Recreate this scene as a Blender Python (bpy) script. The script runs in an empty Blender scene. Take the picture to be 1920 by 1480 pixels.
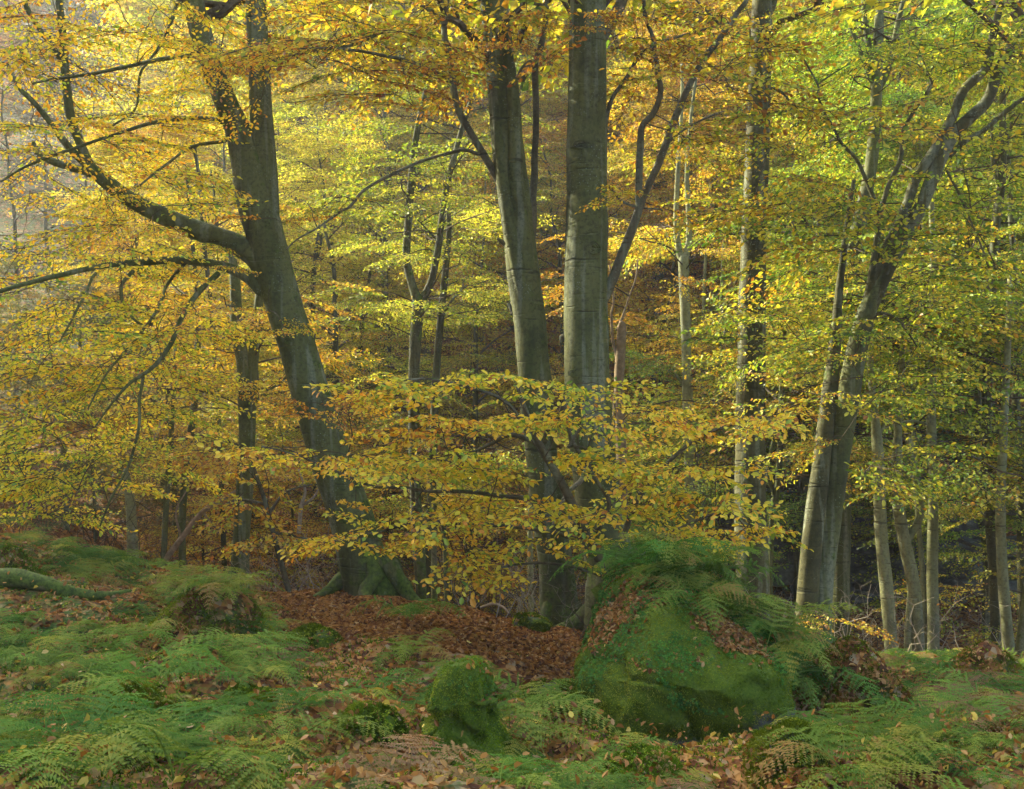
import bpy, math, random
import numpy as np
R = math.radians
rng = np.random.default_rng(7)
random.seed(7)
scene = bpy.context.scene
COL = scene.collection
F = 2133.333        # focal length in photo pixels (1920 wide), 40 mm on a 36 mm sensor

# ------------------------------------------------------------------ camera, light, exposure
cam_d = bpy.data.cameras.new('camera')
cam = bpy.data.objects.new('camera', cam_d); COL.objects.link(cam)
cam.location = (0, 0, 0); cam.rotation_euler = (R(90), 0, 0)
cam_d.lens = 40; cam_d.sensor_width = 36; cam_d.clip_start = 0.05; cam_d.clip_end = 2000
scene.camera = cam
SUN_EL, SUN_AZ = 30.0, -58.0         # azimuth measured from the view direction, negative = left
world = bpy.data.worlds.new('World'); scene.world = world
world.use_nodes = True
wn = world.node_tree; wn.nodes.clear()
wo = wn.nodes.new('ShaderNodeOutputWorld'); wb = wn.nodes.new('ShaderNodeBackground')
sk = wn.nodes.new('ShaderNodeTexSky'); sk.sky_type = 'NISHITA'; sk.sun_disc = False
sk.sun_elevation = R(SUN_EL); sk.sun_rotation = R(SUN_AZ)
sk.air_density = 0.7; sk.dust_density = 6.0; sk.ozone_density = 0.3
wn.links.new(sk.outputs[0], wb.inputs[0]); wn.links.new(wb.outputs[0], wo.inputs[0])
wb.inputs[1].default_value = 0.15
sd = bpy.data.lights.new('sun', 'SUN'); sun = bpy.data.objects.new('sun', sd); COL.objects.link(sun)
sd.energy = 3.4; sd.angle = R(0.6); sd.color = (1.0, 0.91, 0.66)
from mathutils import Vector, Matrix
sv = Vector((math.sin(R(SUN_AZ)) * math.cos(R(SUN_EL)), math.cos(R(SUN_AZ)) * math.cos(R(SUN_EL)), math.sin(R(SUN_EL))))
sun.rotation_euler = sv.to_track_quat('Z', 'Y').to_euler(); sun.location = sv * 60
scene.view_settings.view_transform = 'Standard'; scene.view_settings.look = 'None'
scene.view_settings.gamma = 1.0
scene.view_settings.exposure = 2.42
cy = scene.cycles
cy.max_bounces = 7; cy.diffuse_bounces = 4; cy.transmission_bounces = 5; cy.glossy_bounces = 2; cy.volume_bounces = 1
cy.caustics_reflective = False; cy.caustics_refractive = False
cy.sample_clamp_indirect = 6
cy.use_denoising = True

# ------------------------------------------------------------------ numeric helpers
def P(px, py, d):
    return np.array([(px - 960) / F * d, d, -(py - 740) / F * d])

def _hash(i, j, k):
    n = (i * 73856093) ^ (j * 19349663) ^ (k * 83492791)
    n = (n ^ (n >> 13)) * 1274126177
    n = n ^ (n >> 16)
    return (n & 0xffff) / 65535.0

def vnoise(p, s=1.0):
    p = np.asarray(p, float) * s
    i = np.floor(p).astype(np.int64); f = p - i
    f = f * f * (3 - 2 * f)
    r = 0
    for a in (0, 1):
        for b in (0, 1):
            for c in (0, 1):
                w = (f[..., 0] if a else 1 - f[..., 0]) * (f[..., 1] if b else 1 - f[..., 1]) * (f[..., 2] if c else 1 - f[..., 2])
                r = r + w * _hash(i[..., 0] + a, i[..., 1] + b, i[..., 2] + c)
    return r * 2 - 1

def fbm(p, s=1.0, o=4):
    r = 0; a = 1.0; t = 0
    for k in range(o):
        r = r + a * vnoise(p, s * 2 ** k + k * 0.01); t += a; a *= .5
    return r / t

def sstep(x):
    x = np.clip(x, 0, 1); return x * x * (3 - 2 * x)

def spline(pts, n):
    """Catmull-Rom through rows of pts (any width), n samples per span"""
    pts = np.asarray(pts, float)
    if len(pts) < 3:
        t = np.linspace(0, 1, n * (len(pts) - 1) + 1)[:, None]
        return pts[0] * (1 - t) + pts[-1] * t
    e = np.vstack([2 * pts[0] - pts[1], pts, 2 * pts[-1] - pts[-2]])
    out = []
    for i in range(1, len(e) - 2):
        t = np.linspace(0, 1, n, endpoint=False)[:, None]
        a, b, c, d = e[i - 1], e[i], e[i + 1], e[i + 2]
        out.append(.5 * (2 * b + (c - a) * t + (2 * a - 5 * b + 4 * c - d) * t ** 2 + (3 * b - a - 3 * c + d) * t ** 3))
    out.append(pts[-1][None])
    return np.vstack(out)

class Buf:
    """collects faces for ONE mesh"""
    def __init__(s): s.v = []; s.q = []; s.t = []; s.qm = []; s.tm = []; s.a = []; s.n = 0
    def add(s, v, quads=None, tris=None, mat=0, rnd=0.0):
        v = np.asarray(v, float).reshape(-1, 3)
        s.v.append(v); s.a.append(np.broadcast_to(np.asarray(rnd, float), (len(v),)))
        if quads is not None and len(quads): s.q.append(np.asarray(quads) + s.n); s.qm.append(np.full(len(quads), mat))
        if tris is not None and len(tris): s.t.append(np.asarray(tris) + s.n); s.tm.append(np.full(len(tris), mat))
        s.n += len(v)
    def mesh(s, name, mats, smooth=True, origin=(0, 0, 0)):
        m = bpy.data.meshes.new(name)
        v = np.vstack(s.v) - np.asarray(origin)
        q = np.vstack(s.q) if s.q else np.zeros((0, 4), int)
        t = np.vstack(s.t) if s.t else np.zeros((0, 3), int)
        m.vertices.add(len(v)); m.vertices.foreach_set('co', v.astype(np.float32).ravel())
        nl = q.size + t.size
        m.loops.add(nl); m.loops.foreach_set('vertex_index', np.concatenate([q.ravel(), t.ravel()]).astype(np.int32))
        npoly = len(q) + len(t)
        m.polygons.add(npoly)
        ls = np.concatenate([np.arange(len(q)) * 4, q.size + np.arange(len(t)) * 3]).astype(np.int32)
        m.polygons.foreach_set('loop_start', ls)
        mi = np.concatenate(s.qm + s.tm) if (s.qm or s.tm) else np.zeros(0)
        m.polygons.foreach_set('material_index', mi.astype(np.int32))
        m.polygons.foreach_set('use_smooth', np.full(npoly, smooth))
        a = m.attributes.new('rnd', 'FLOAT', 'POINT'); a.data.foreach_set('value', np.concatenate(s.a).astype(np.float32))
        for mm in mats: m.materials.append(mm)
        m.update(calc_edges=True)
        return m

def frames(p):
    t = np.gradient(p, axis=0); t /= np.linalg.norm(t, axis=1)[:, None] + 1e-9
    ref = np.array([1.0, 0, 0]) if abs(t[0][0]) < .8 else np.array([0, 1.0, 0])
    N = []; n = ref - t[0] * ref.dot(t[0])
    for i in range(len(p)):
        n = n - t[i] * n.dot(t[i]); n /= np.linalg.norm(n) + 1e-9; N.append(n)
    N = np.array(N); B = np.cross(t, N)
    return t, N, B

def tube(buf, p, r, k=8, mat=0, rnd=0.0, rough=0.0, cap=True, flare=0.0, seed=0):
    p = np.asarray(p, float); r = np.asarray(r, float)
    t, N, B = frames(p)
    an = np.arange(k) / k * 2 * np.pi
    rr = r[:, None] * np.ones(k)
    if rough > 0:
        q = p[:, None] + 0.5 * (N[:, None] * np.cos(an)[None, :, None] + B[:, None] * np.sin(an)[None, :, None]) * r[:, None, None] * 2
        rr = rr * (1 + rough * fbm(q + seed * 3.1, 3.0, 3) + rough * .5 * vnoise(q * [9, 9, 2.5] + seed, 1))
    if flare > 0:
        hgt = (p[:, 2] - p[0, 2])
        lobes = .6 + .4 * np.sin(an * 5 + seed) + .3 * np.sin(an * 3 + seed * 2)
        rr = rr * (1 + flare * np.exp(-np.maximum(hgt, 0) / .28)[:, None] * lobes[None])
        rr = rr * (1 + .05 * np.exp(-np.maximum(hgt, 0) / 1.5)[:, None] * np.sin(an * 4 + seed)[None])
    v = p[:, None] + rr[..., None] * (N[:, None] * np.cos(an)[None, :, None] + B[:, None] * np.sin(an)[None, :, None])
    n = len(p)
    i = np.arange(n - 1)[:, None] * k; j = np.arange(k)[None]; j2 = (j + 1) % k
    quads = np.stack([i + j, i + j2, i + k + j2, i + k + j], -1).reshape(-1, 4)
    v = v.reshape(-1, 3); tris = None
    if cap:
        v = np.vstack([v, p[-1] + t[-1] * r[-1] * .6])
        b = (n - 1) * k
        tris = np.stack([b + np.arange(k), b + (np.arange(k) + 1) % k, np.full(k, n * k)], -1)
    buf.add(v, quads, tris, mat, rnd)

# ------------------------------------------------------------------ terrain
UC = (np.array([0, 480, 700, 960, 1200, 1500, 1920]) - 960) / F
DR = np.array([-60, 2, 5.6, 7, 9, 11, 13, 14.3, 16, 20, 25, 30, 40, 60, 90, 130, 220])
ZT = np.array([
 [-3.5, -3.5, -3.5, -3.5, -3.5, -3.5, -3.5],
 [-1.65, -1.65, -1.65, -1.65, -1.65, -1.65, -1.65],
 [-1.88, -1.90, -1.92, -1.94, -1.96, -1.96, -1.94],
 [-1.90, -1.97, -2.00, -2.07, -2.22, -2.22, -2.15],
 [-1.86, -2.07, -2.10, -2.28, -2.50, -2.48, -2.40],
 [-1.80, -2.17, -2.25, -2.42, -2.60, -2.75, -2.75],
 [-1.83, -2.32, -2.36, -2.60, -2.80, -3.10, -3.20],
 [-1.90, -2.46, -2.46, -2.90, -3.15, -3.40, -3.60],
 [-2.00, -3.10, -3.20, -3.70, -3.80, -3.85, -4.00],
 [-2.30, -4.30, -4.80, -5.00, -5.00, -4.70, -4.80],
 [-2.20, -4.30, -4.80, -5.00, -4.60, -3.30, -3.20],
 [-1.50, -3.40, -3.80, -4.00, -3.30, -1.00, -0.50],
 [ 1.00, -0.80, -1.00, -1.00,  0.20,  3.00,  4.00],
 [10.0, 9.0, 9.0, 9.0, 10.0, 13.0, 14.0],
 [27., 26., 26., 27., 28., 30., 32.],
 [47., 47., 47., 47., 48., 49., 50.],
 [58., 58., 58., 58., 59., 60., 60.]])
def _grid(u, d):
    ui = np.clip(np.searchsorted(UC, u) - 1, 0, len(UC) - 2); di = np.clip(np.searchsorted(DR, d) - 1, 0, len(DR) - 2)
    fu = np.clip((u - UC[ui]) / (UC[ui + 1] - UC[ui]), 0, 1); fd = np.clip((d - DR[di]) / (DR[di + 1] - DR[di]), 0, 1)
    return (ZT[di, ui] * (1 - fu) + ZT[di, ui + 1] * fu) * (1 - fd) + (ZT[di + 1, ui] * (1 - fu) + ZT[di + 1, ui + 1] * fu) * fd
def H(x, y, detail=True):
    x = np.asarray(x, float); y = np.asarray(y, float)
    u = x / np.maximum(y, 5.0)
    z = 0
    for o in (-.45, 0, .45): z = z + _grid(u, y + o * (1 + np.maximum(y - 16, 0) * .1)) / 3
    # unseen left ridge, added to keep the low sun off the near slope
    z = z + 38 * sstep((-x - 14 - .25 * np.maximum(y, 0)) / 20) * sstep((56 - y) / 26)
    p = np.stack([x, y, 0 * x], -1)
    z = z + .13 * fbm(p, .9, 3) * np.clip(.6 + (y - 16) * .1, .6, 4)
    z = z + .17 * (sstep(fbm(p + 21, 1.15, 3) * 1.6 + .5) - .5) * np.clip((15 - y) / 4, 0, 1) * (1 - .6 * np.clip((y - 9) / 3, 0, 1))
    if detail: z = z + .055 * fbm(p + 11, 4.0, 3) + .06 * np.abs(fbm(p + 3, 2.0, 2))
    return z
def Hs(x, y): return float(H(np.array([x]), np.array([y]))[0])

# ------------------------------------------------------------------ materials
def nm(name):
    m = bpy.data.materials.new(name); m.use_nodes = True
    nt = m.node_tree; nt.nodes.clear()
    return m, nt, nt.nodes.new, nt.links.new
def ramp(nt, stops, interp='LINEAR'):
    r = nt.nodes.new('ShaderNodeValToRGB'); cr = r.color_ramp; cr.interpolation = interp
    while len(cr.elements) < len(stops): cr.elements.new(.5)
    for e, (p, c) in zip(cr.elements, stops): e.position = p; e.color = (*c, 1)
    return r
def noise_n(nt, vec, scale, detail=4, rough=.55):
    n = nt.nodes.new('ShaderNodeTexNoise'); n.inputs['Scale'].default_value = scale
    n.inputs['Detail'].default_value = detail; n.inputs['Roughness'].default_value = rough
    nt.links.new(vec, n.inputs['Vector']); return n
def mixc(nt, fac, a, b, mode='MIX'):
    m = nt.nodes.new('ShaderNodeMix'); m.data_type = 'RGBA'; m.blend_type = mode
    if isinstance(fac, (int, float)): m.inputs[0].default_value = fac
    else: nt.links.new(fac, m.inputs[0])
    for k, c in ((6, a), (7, b)):
        if isinstance(c, tuple): m.inputs[k].default_value = (*c, 1)
        else: nt.links.new(c, m.inputs[k])
    return m.outputs[2]
def mapr(nt, v, a, b, c=0, d=1):
    m = nt.nodes.new('ShaderNodeMapRange'); m.inputs[1].default_value = a; m.inputs[2].default_value = b
    m.inputs[3].default_value = c; m.inputs[4].default_value = d; nt.links.new(v, m.inputs[0]); return m.outputs[0]

def leaf_mat(name, stops, trans=.5, tboost=(1.15, 1.05, .7), gloss=.03):
    m, nt, N, L = nm(name)
    at = N('ShaderNodeAttribute'); at.attribute_name = 'rnd'
    r = ramp(nt, stops); L(at.outputs['Fac'], r.inputs[0])
    oi = N('ShaderNodeObjectInfo')
    hs = N('ShaderNodeHueSaturation'); L(r.outputs[0], hs.inputs['Color'])
    L(mapr(nt, oi.outputs['Random'], 0, 1, .482, .512), hs.inputs['Hue'])
    L(mapr(nt, oi.outputs['Random'], 0, 1, .85, 1.12), hs.inputs['Value'])
    d = N('ShaderNodeBsdfDiffuse'); L(hs.outputs[0], d.inputs[0])
    t = N('ShaderNodeBsdfTranslucent'); L(mixc(nt, 1.0, hs.outputs[0], tboost, 'MULTIPLY'), t.inputs[0])
    mx = N('ShaderNodeMixShader'); mx.inputs[0].default_value = trans; L(d.outputs[0], mx.inputs[1]); L(t.outputs[0], mx.inputs[2])
    g = N('ShaderNodeBsdfGlossy'); g.inputs['Roughness'].default_value = .45; g.inputs[0].default_value = (.9, .9, .8, 1)
    m2 = N('ShaderNodeMixShader'); m2.inputs[0].default_value = gloss; L(mx.outputs[0], m2.inputs[1]); L(g.outputs[0], m2.inputs[2])
    o = N('ShaderNodeOutputMaterial'); L(m2.outputs[0], o.inputs[0])
    return m
G1, G2 = (.07, .17, .022), (.15, .27, .03)
YG, Y1, GO, OR, BR = (.26, .37, .03), (.52, .55, .045), (.55, .43, .038), (.50, .26, .025), (.24, .11, .02)
M = {}
M['gold'] = leaf_mat('leaf_gold', [(0, G1), (.2, G2), (.36, YG), (.52, Y1), (.72, GO), (.88, OR), (1, BR)])
M['yellow'] = leaf_mat('leaf_yellow', [(0, G2), (.2, YG), (.42, Y1), (.7, (.62, .56, .08)), (.86, GO), (1, OR)], .55)
M['lime'] = leaf_mat('leaf_lime', [(0, G1), (.3, G2), (.55, YG), (.8, Y1), (.92, GO), (1, OR)], .5)
M['amber'] = leaf_mat('leaf_amber', [(0, YG), (.2, Y1), (.45, GO), (.75, OR), (1, BR)], .5)
M['russet'] = leaf_mat('leaf_russet', [(0, GO), (.3, OR), (.65, (.34, .14, .04)), (1, BR)], .4)
M['dull'] = leaf_mat('leaf_dull', [(0, (.05, .09, .03)), (.4, (.11, .14, .04)), (.7, (.26, .22, .05)), (1, (.22, .11, .03))], .4)

M['sapling'] = leaf_mat('leaf_sapling', [(0, (.11, .24, .035)), (.2, (.27, .42, .045)), (.38, (.56, .57, .04)), (.55, (.80, .68, .05)), (.75, (.80, .52, .04)), (.9, (.70, .32, .035)), (1, (.36, .15, .025))], .42)

def bark_mat(name, a, b, dark, moss=(.10, .15, .02), mossamt=.5, moss_low=.0):
    m, nt, N, L = nm(name)
    tc = N('ShaderNodeTexCoord'); mp = N('ShaderNodeMapping'); L(tc.outputs['Object'], mp.inputs[0])
    mp.inputs['Scale'].default_value = (1, 1, .22)
    big = noise_n(nt, mp.outputs[0], 3.2, 5, .6); fine = noise_n(nt, tc.outputs['Object'], 26, 5, .65)
    c = ramp(nt, [(.32, a), (.6, b)]); L(big.outputs[0], c.inputs[0])
    # pale streaks where water has run down
    mp2 = N('ShaderNodeMapping'); L(tc.outputs['Object'], mp2.inputs[0]); mp2.inputs['Scale'].default_value = (1, 1, .06)
    st = noise_n(nt, mp2.outputs[0], 9, 3, .5)
    c1 = mixc(nt, mapr(nt, st.outputs[0], .54, .64, 0, .75), c.outputs[0], (.19, .215, .14))
    blot = noise_n(nt, tc.outputs['Object'], 2.1, 7, .7)
    c1 = mixc(nt, mapr(nt, blot.outputs[0], .5, .38, 0, .6), c1, dark)
    c2 = mixc(nt, mapr(nt, fine.outputs[0], .52, .32, 0, .65), c1, dark)
    # short dark level cracks and old leaf scars
    mp3 = N('ShaderNodeMapping'); L(tc.outputs['Object'], mp3.inputs[0]); mp3.inputs['Scale'].default_value = (1.2, 1.2, 11)
    cr = noise_n(nt, mp3.outputs[0], 1.6, 3, .5)
    c3 = mixc(nt, mapr(nt, cr.outputs[0], .66, .72, 0, .75), c2, dark)
    # lichen specks
    vo = N('ShaderNodeTexVoronoi'); vo.inputs['Scale'].default_value = 34; L(tc.outputs['Object'], vo.inputs[0])
    sp = noise_n(nt, tc.outputs['Object'], 3, 3)
    lm = N('ShaderNodeMath'); lm.operation = 'MULTIPLY'; L(mapr(nt, vo.outputs[0], .28, .12), lm.inputs[0]); L(mapr(nt, sp.outputs[0], .52, .62), lm.inputs[1])
    c4 = mixc(nt, lm.outputs[0], c3, (.20, .25, .17))
    # moss
    ge = N('ShaderNodeNewGeometry'); sx = N('ShaderNodeSeparateXYZ'); L(ge.outputs['Normal'], sx.inputs[0])
    so = N('ShaderNodeSeparateXYZ'); L(tc.outputs['Object'], so.inputs[0])
    mo = noise_n(nt, tc.outputs['Object'], 4.5, 6, .7)
    ad = N('ShaderNodeMath'); ad.operation = 'ADD'; L(mo.outputs[0], ad.inputs[0]); L(mapr(nt, sx.outputs[2], -.2, .9, -.06, .18), ad.inputs[1])
    ad2 = N('ShaderNodeMath'); ad2.operation = 'ADD'; L(ad.outputs[0], ad2.inputs[0]); L(mapr(nt, so.outputs[2], 1.4, 0, 0, moss_low * .8), ad2.inputs[1])
    ad3 = N('ShaderNodeMath'); ad3.operation = 'ADD'; L(ad2.outputs[0], ad3.inputs[0]); L(mapr(nt, sx.outputs[0], -.2, 1, 0, .07), ad3.inputs[1])
    th = .72 - .22 * mossamt
    c5 = mixc(nt, mapr(nt, ad3.outputs[0], th, th + .09), c4, mixc(nt, mapr(nt, fine.outputs[0], .35, .65), (.03, .05, .01), moss))
    bs = N('ShaderNodeBsdfPrincipled'); L(c5, bs.inputs['Base Color']); bs.inputs['Roughness'].default_value = .85
    bs.inputs['Specular IOR Level'].default_value = .25
    h = N('ShaderNodeMath'); h.operation = 'MULTIPLY_ADD'; L(fine.outputs[0], h.inputs[0]); h.inputs[1].default_value = .5
    L(mapr(nt, cr.outputs[0], .60, .72, 0, -.8), h.inputs[2])
    bp = N('ShaderNodeBump'); bp.inputs['Strength'].default_value = .6; bp.inputs['Distance'].default_value = .03
    L(h.outputs[0], bp.inputs['Height']); L(bp.outputs[0], bs.inputs['Normal'])
    o = N('ShaderNodeOutputMaterial'); L(bs.outputs[0], o.inputs[0])
    return m
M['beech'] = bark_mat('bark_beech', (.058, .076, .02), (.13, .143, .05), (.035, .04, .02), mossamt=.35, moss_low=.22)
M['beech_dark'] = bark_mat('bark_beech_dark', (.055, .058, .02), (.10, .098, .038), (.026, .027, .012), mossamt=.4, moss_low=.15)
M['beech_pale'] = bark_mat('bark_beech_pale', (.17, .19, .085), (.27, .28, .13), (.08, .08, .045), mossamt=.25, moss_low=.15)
M['stem_dark'] = bark_mat('bark_stem_dark', (.038, .042, .014), (.075, .075, .028), (.02, .02, .01), mossamt=.7)
M['limb'] = bark_mat('bark_limb', (.085, .08, .045), (.14, .125, .075), (.04, .035, .02), mossamt=.3)
M['mossy_bark'] = bark_mat('bark_mossy', (.09, .10, .04), (.15, .15, .07), (.04, .045, .02), mossamt=.95, moss_low=.2)
def flat_mat(name, a, b, scale=20, rough=.85, bump=.4):
    m, nt, N, L = nm(name)
    tc = N('ShaderNodeTexCoord'); n = noise_n(nt, tc.outputs['Object'], scale, 5, .65)
    r = ramp(nt, [(.35, a), (.65, b)]); L(n.outputs[0], r.inputs[0])
    bs = N('ShaderNodeBsdfPrincipled'); L(r.outputs[0], bs.inputs['Base Color']); bs.inputs['Roughness'].default_value = rough
    bs.inputs['Specular IOR Level'].default_value = .2
    bp = N('ShaderNodeBump'); bp.inputs['Strength'].default_value = bump; bp.inputs['Distance'].default_value = .03
    L(n.outputs[0], bp.inputs['Height']); L(bp.outputs[0], bs.inputs['Normal'])
    o = N('ShaderNodeOutputMaterial'); L(bs.outputs[0], o.inputs[0]); return m
M['twig'] = flat_mat('twig', (.05, .04, .022), (.10, .08, .045), 30)
M['twig_pale'] = flat_mat('twig_pale', (.22, .19, .13), (.36, .31, .22), 30)
M['deadwood'] = flat_mat('deadwood', (.16, .12, .07), (.30, .23, .14), 14)
M['moss_fibre'] = leaf_mat('moss_fibre', [(0, (.04, .065, .006)), (.45, (.10, .165, .010)), (.8, (.20, .27, .015)), (1, (.30, .33, .04))], .3, (1, 1, .8), 0.0)
M['sorrel'] = leaf_mat('sorrel_leaf', [(0, (.022, .07, .010)), (.6, (.05, .15, .016)), (1, (.11, .24, .03))], .35, (1, 1, .8), .01)
M['fern_green'] = leaf_mat('fern_green', [(0, (.03, .085, .014)), (.5, (.085, .185, .03)), (.85, (.18, .275, .045)), (1, (.30, .32, .05))], .35, (1, 1.05, .7), .005)
M['fern_yellow'] = leaf_mat('fern_yellow', [(0, (.06, .14, .02)), (.5, (.12, .22, .03)), (.85, (.23, .28, .045)), (1, (.30, .22, .06))], .35, gloss=.005)
M['fern_brown'] = leaf_mat('fern_brown', [(0, (.12, .10, .03)), (.5, (.20, .13, .05)), (1, (.26, .14, .06))], .35)
M['litter'] = leaf_mat('litter_leaf', [(0, (.07, .03, .012)), (.25, (.19, .085, .022)), (.6, (.37, .185, .035)), (.82, (.44, .27, .07)), (.94, (.42, .31, .15)), (1, (.55, .46, .07))], .25)

def rock_mat():
    m, nt, N, L = nm('mossy_rock')
    tc = N('ShaderNodeTexCoord'); n = noise_n(nt, tc.outputs['Object'], 7, 8, .7); f = noise_n(nt, tc.outputs['Object'], 60, 4, .7)
    mo = noise_n(nt, tc.outputs['Object'], 2.6, 6, .65)
    rock = ramp(nt, [(.3, (.035, .035, .03)), (.55, (.10, .11, .09)), (.8, (.22, .26, .22))]); L(n.outputs[0], rock.inputs[0])
    mos = ramp(nt, [(.25, (.02, .045, .005)), (.5, (.07, .12, .008)), (.75, (.13, .17, .012))]); L(f.outputs[0], mos.inputs[0])
    at = N('ShaderNodeAttribute'); at.attribute_name = 'rnd'
    s = N('ShaderNodeMath'); s.operation = 'ADD'; L(mo.outputs[0], s.inputs[0]); L(at.outputs['Fac'], s.inputs[1])
    c = mixc(nt, mapr(nt, s.outputs[0], .52, .62), rock.outputs[0], mos.outputs[0])
    bs = N('ShaderNodeBsdfPrincipled'); L(c, bs.inputs['Base Color']); bs.inputs['Roughness'].default_value = .9
    bs.inputs['Specular IOR Level'].default_value = .2
    bp = N('ShaderNodeBump'); bp.inputs['Strength'].default_value = .8; bp.inputs['Distance'].default_value = .03
    L(n.outputs[0], bp.inputs['Height']); L(bp.outputs[0], bs.inputs['Normal'])
    o = N('ShaderNodeOutputMaterial'); L(bs.outputs[0], o.inputs[0]); return m
M['rock'] = rock_mat()

def ground_mat():
    m, nt, N, L = nm('forest_floor')
    tc = N('ShaderNodeTexCoord'); V = tc.outputs['Object']
    vo = N('ShaderNodeTexVoronoi'); vo.inputs['Scale'].default_value = 17; L(V, vo.inputs[0])
    sx = N('ShaderNodeSeparateColor'); L(vo.outputs['Color'], sx.inputs[0])
    lit = ramp(nt, [(0, (.05, .025, .012)), (.35, (.13, .05, .018)), (.65, (.26, .125, .03)), (.85, (.34, .19, .06)), (1, (.26, .2, .11))]); L(sx.outputs[0], lit.inputs[0])
    n1 = noise_n(nt, V, .9, 6, .65); n2 = noise_n(nt, V, 22, 5, .7); n3 = noise_n(nt, V, 3.5, 6, .7)
    moss = ramp(nt, [(.3, (.015, .03, .008)), (.5, (.04, .085, .015)), (.72, (.10, .16, .03))]); L(n2.outputs[0], moss.inputs[0])
    soil = mixc(nt, n2.outputs[0], (.02, .013, .008), (.07, .045, .025))
    at = N('ShaderNodeAttribute'); at.attribute_name = 'rnd'        # how much moss and fern mat grows here
    s = N('ShaderNodeMath'); s.operation = 'ADD'; L(n3.outputs[0], s.inputs[0]); L(at.outputs['Fac'], s.inputs[1])
    c = mixc(nt, mapr(nt, s.outputs[0], 1.02, 1.15), lit.outputs[0], moss.outputs[0])
    c = mixc(nt, mapr(nt, n1.outputs[0], .60, .72, 0, .7), c, soil)
    bs = N('ShaderNodeBsdfPrincipled'); L(c, bs.inputs['Base Color']); bs.inputs['Roughness'].default_value = .95
    bs.inputs['Specular IOR Level'].default_value = .15
    bp = N('ShaderNodeBump'); bp.inputs['Strength'].default_value = .8; bp.inputs['Distance'].default_value = .04
    L(vo.outputs['Distance'], bp.inputs['Height']); L(bp.outputs[0], bs.inputs['Normal'])
    o = N('ShaderNodeOutputMaterial'); L(bs.outputs[0], o.inputs[0]); return m
M['ground'] = ground_mat()

# ------------------------------------------------------------------ scene-graph helpers
def tag(o, label=None, cat=None, group=None, kind=None):
    if label: o['label'] = label
    if cat: o['category'] = cat
    if group: o['group'] = group
    if kind: o['kind'] = kind
    return o
def empty(name, loc, label, cat, group=None):
    o = bpy.data.objects.new(name, None); COL.objects.link(o); o.location = loc; o.empty_display_size = .2
    return tag(o, label, cat, group)
def part(name, mesh, parent, label=None):
    o = bpy.data.objects.new(name, mesh); COL.objects.link(o); o.parent = parent
    if label: o['label'] = label
    return o
def solo(name, mesh, loc=(0, 0, 0), **k):
    o = bpy.data.objects.new(name, mesh); COL.objects.link(o); o.location = loc
    return tag(o, **k)

# ------------------------------------------------------------------ ground
def spaced(parts):
    out = []
    for a, b, s in parts: out.append(np.arange(a, b, s))
    return np.concatenate(out)
xs = spaced([(-220, -60, 8), (-60, -20, 1.5), (-20, -8, .3), (-8, 8, .055), (8, 20, .3), (20, 60, 1.5), (60, 221, 8)])
ys = spaced([(-70, 0, 4), (0, 4.5, .3), (4.5, 16, .055), (16, 34, .25), (34, 70, 1), (70, 225, 4)])
GX, GY = np.meshgrid(xs, ys)
GZ = H(GX, GY)
def greenness(x, y):
    """0 = bare leaf litter, 1 = moss and fern mat"""
    px = 960 + x / np.maximum(y, 4) * F
    g = np.full(np.shape(x), .5)
    g = g - .60 * sstep((y - 8.8) / 1.6) * sstep((px - 450) / 150) * sstep((1600 - px) / 200)
    g = g + .08 * sstep((500 - px) / 300)
    g = g - .08 * sstep((px - 1430) / 120)
    g = g - .40 * sstep((y - 15) / 2) + .42 * sstep((y - 26) / 12)
    return g
gb = Buf()
ny, nx = GX.shape
i = np.arange(ny - 1)[:, None] * nx; j = np.arange(nx - 1)[None]
gb.add(np.stack([GX, GY, GZ], -1), np.stack([i + j, i + j + 1, i + nx + j + 1, i + nx + j], -1).reshape(-1, 4), rnd=greenness(GX, GY).ravel())
solo('ground', gb.mesh('ground', [M['ground']]), kind='structure', label='leaf-strewn and mossy forest floor dropping into a ravine and rising beyond')

# ------------------------------------------------------------------ leaves and sprays
LEAF6 = np.array([[0, 0, 0], [.28, .25, .07], [.68, .27, .06], [1, 0, -.06], [.68, -.27, .06], [.28, -.25, .07]])
Q6 = np.array([[0, 3, 2, 1], [0, 5, 4, 3]])
LEAF4 = np.array([[0, 0, 0], [.45, .33, .08], [1, 0, -.04], [.45, -.33, .08]])
Q4 = np.array([[0, 3, 2, 1]])
def rotz(a): c, s = np.cos(a), np.sin(a); return np.array([[c, -s, 0], [s, c, 0], [0, 0, 1]])
def roty(a): c, s = np.cos(a), np.sin(a); return np.array([[c, 0, s], [0, 1, 0], [-s, 0, c]])
def rotx(a): c, s = np.cos(a), np.sin(a); return np.array([[1, 0, 0], [0, c, -s], [0, s, c]])

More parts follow.
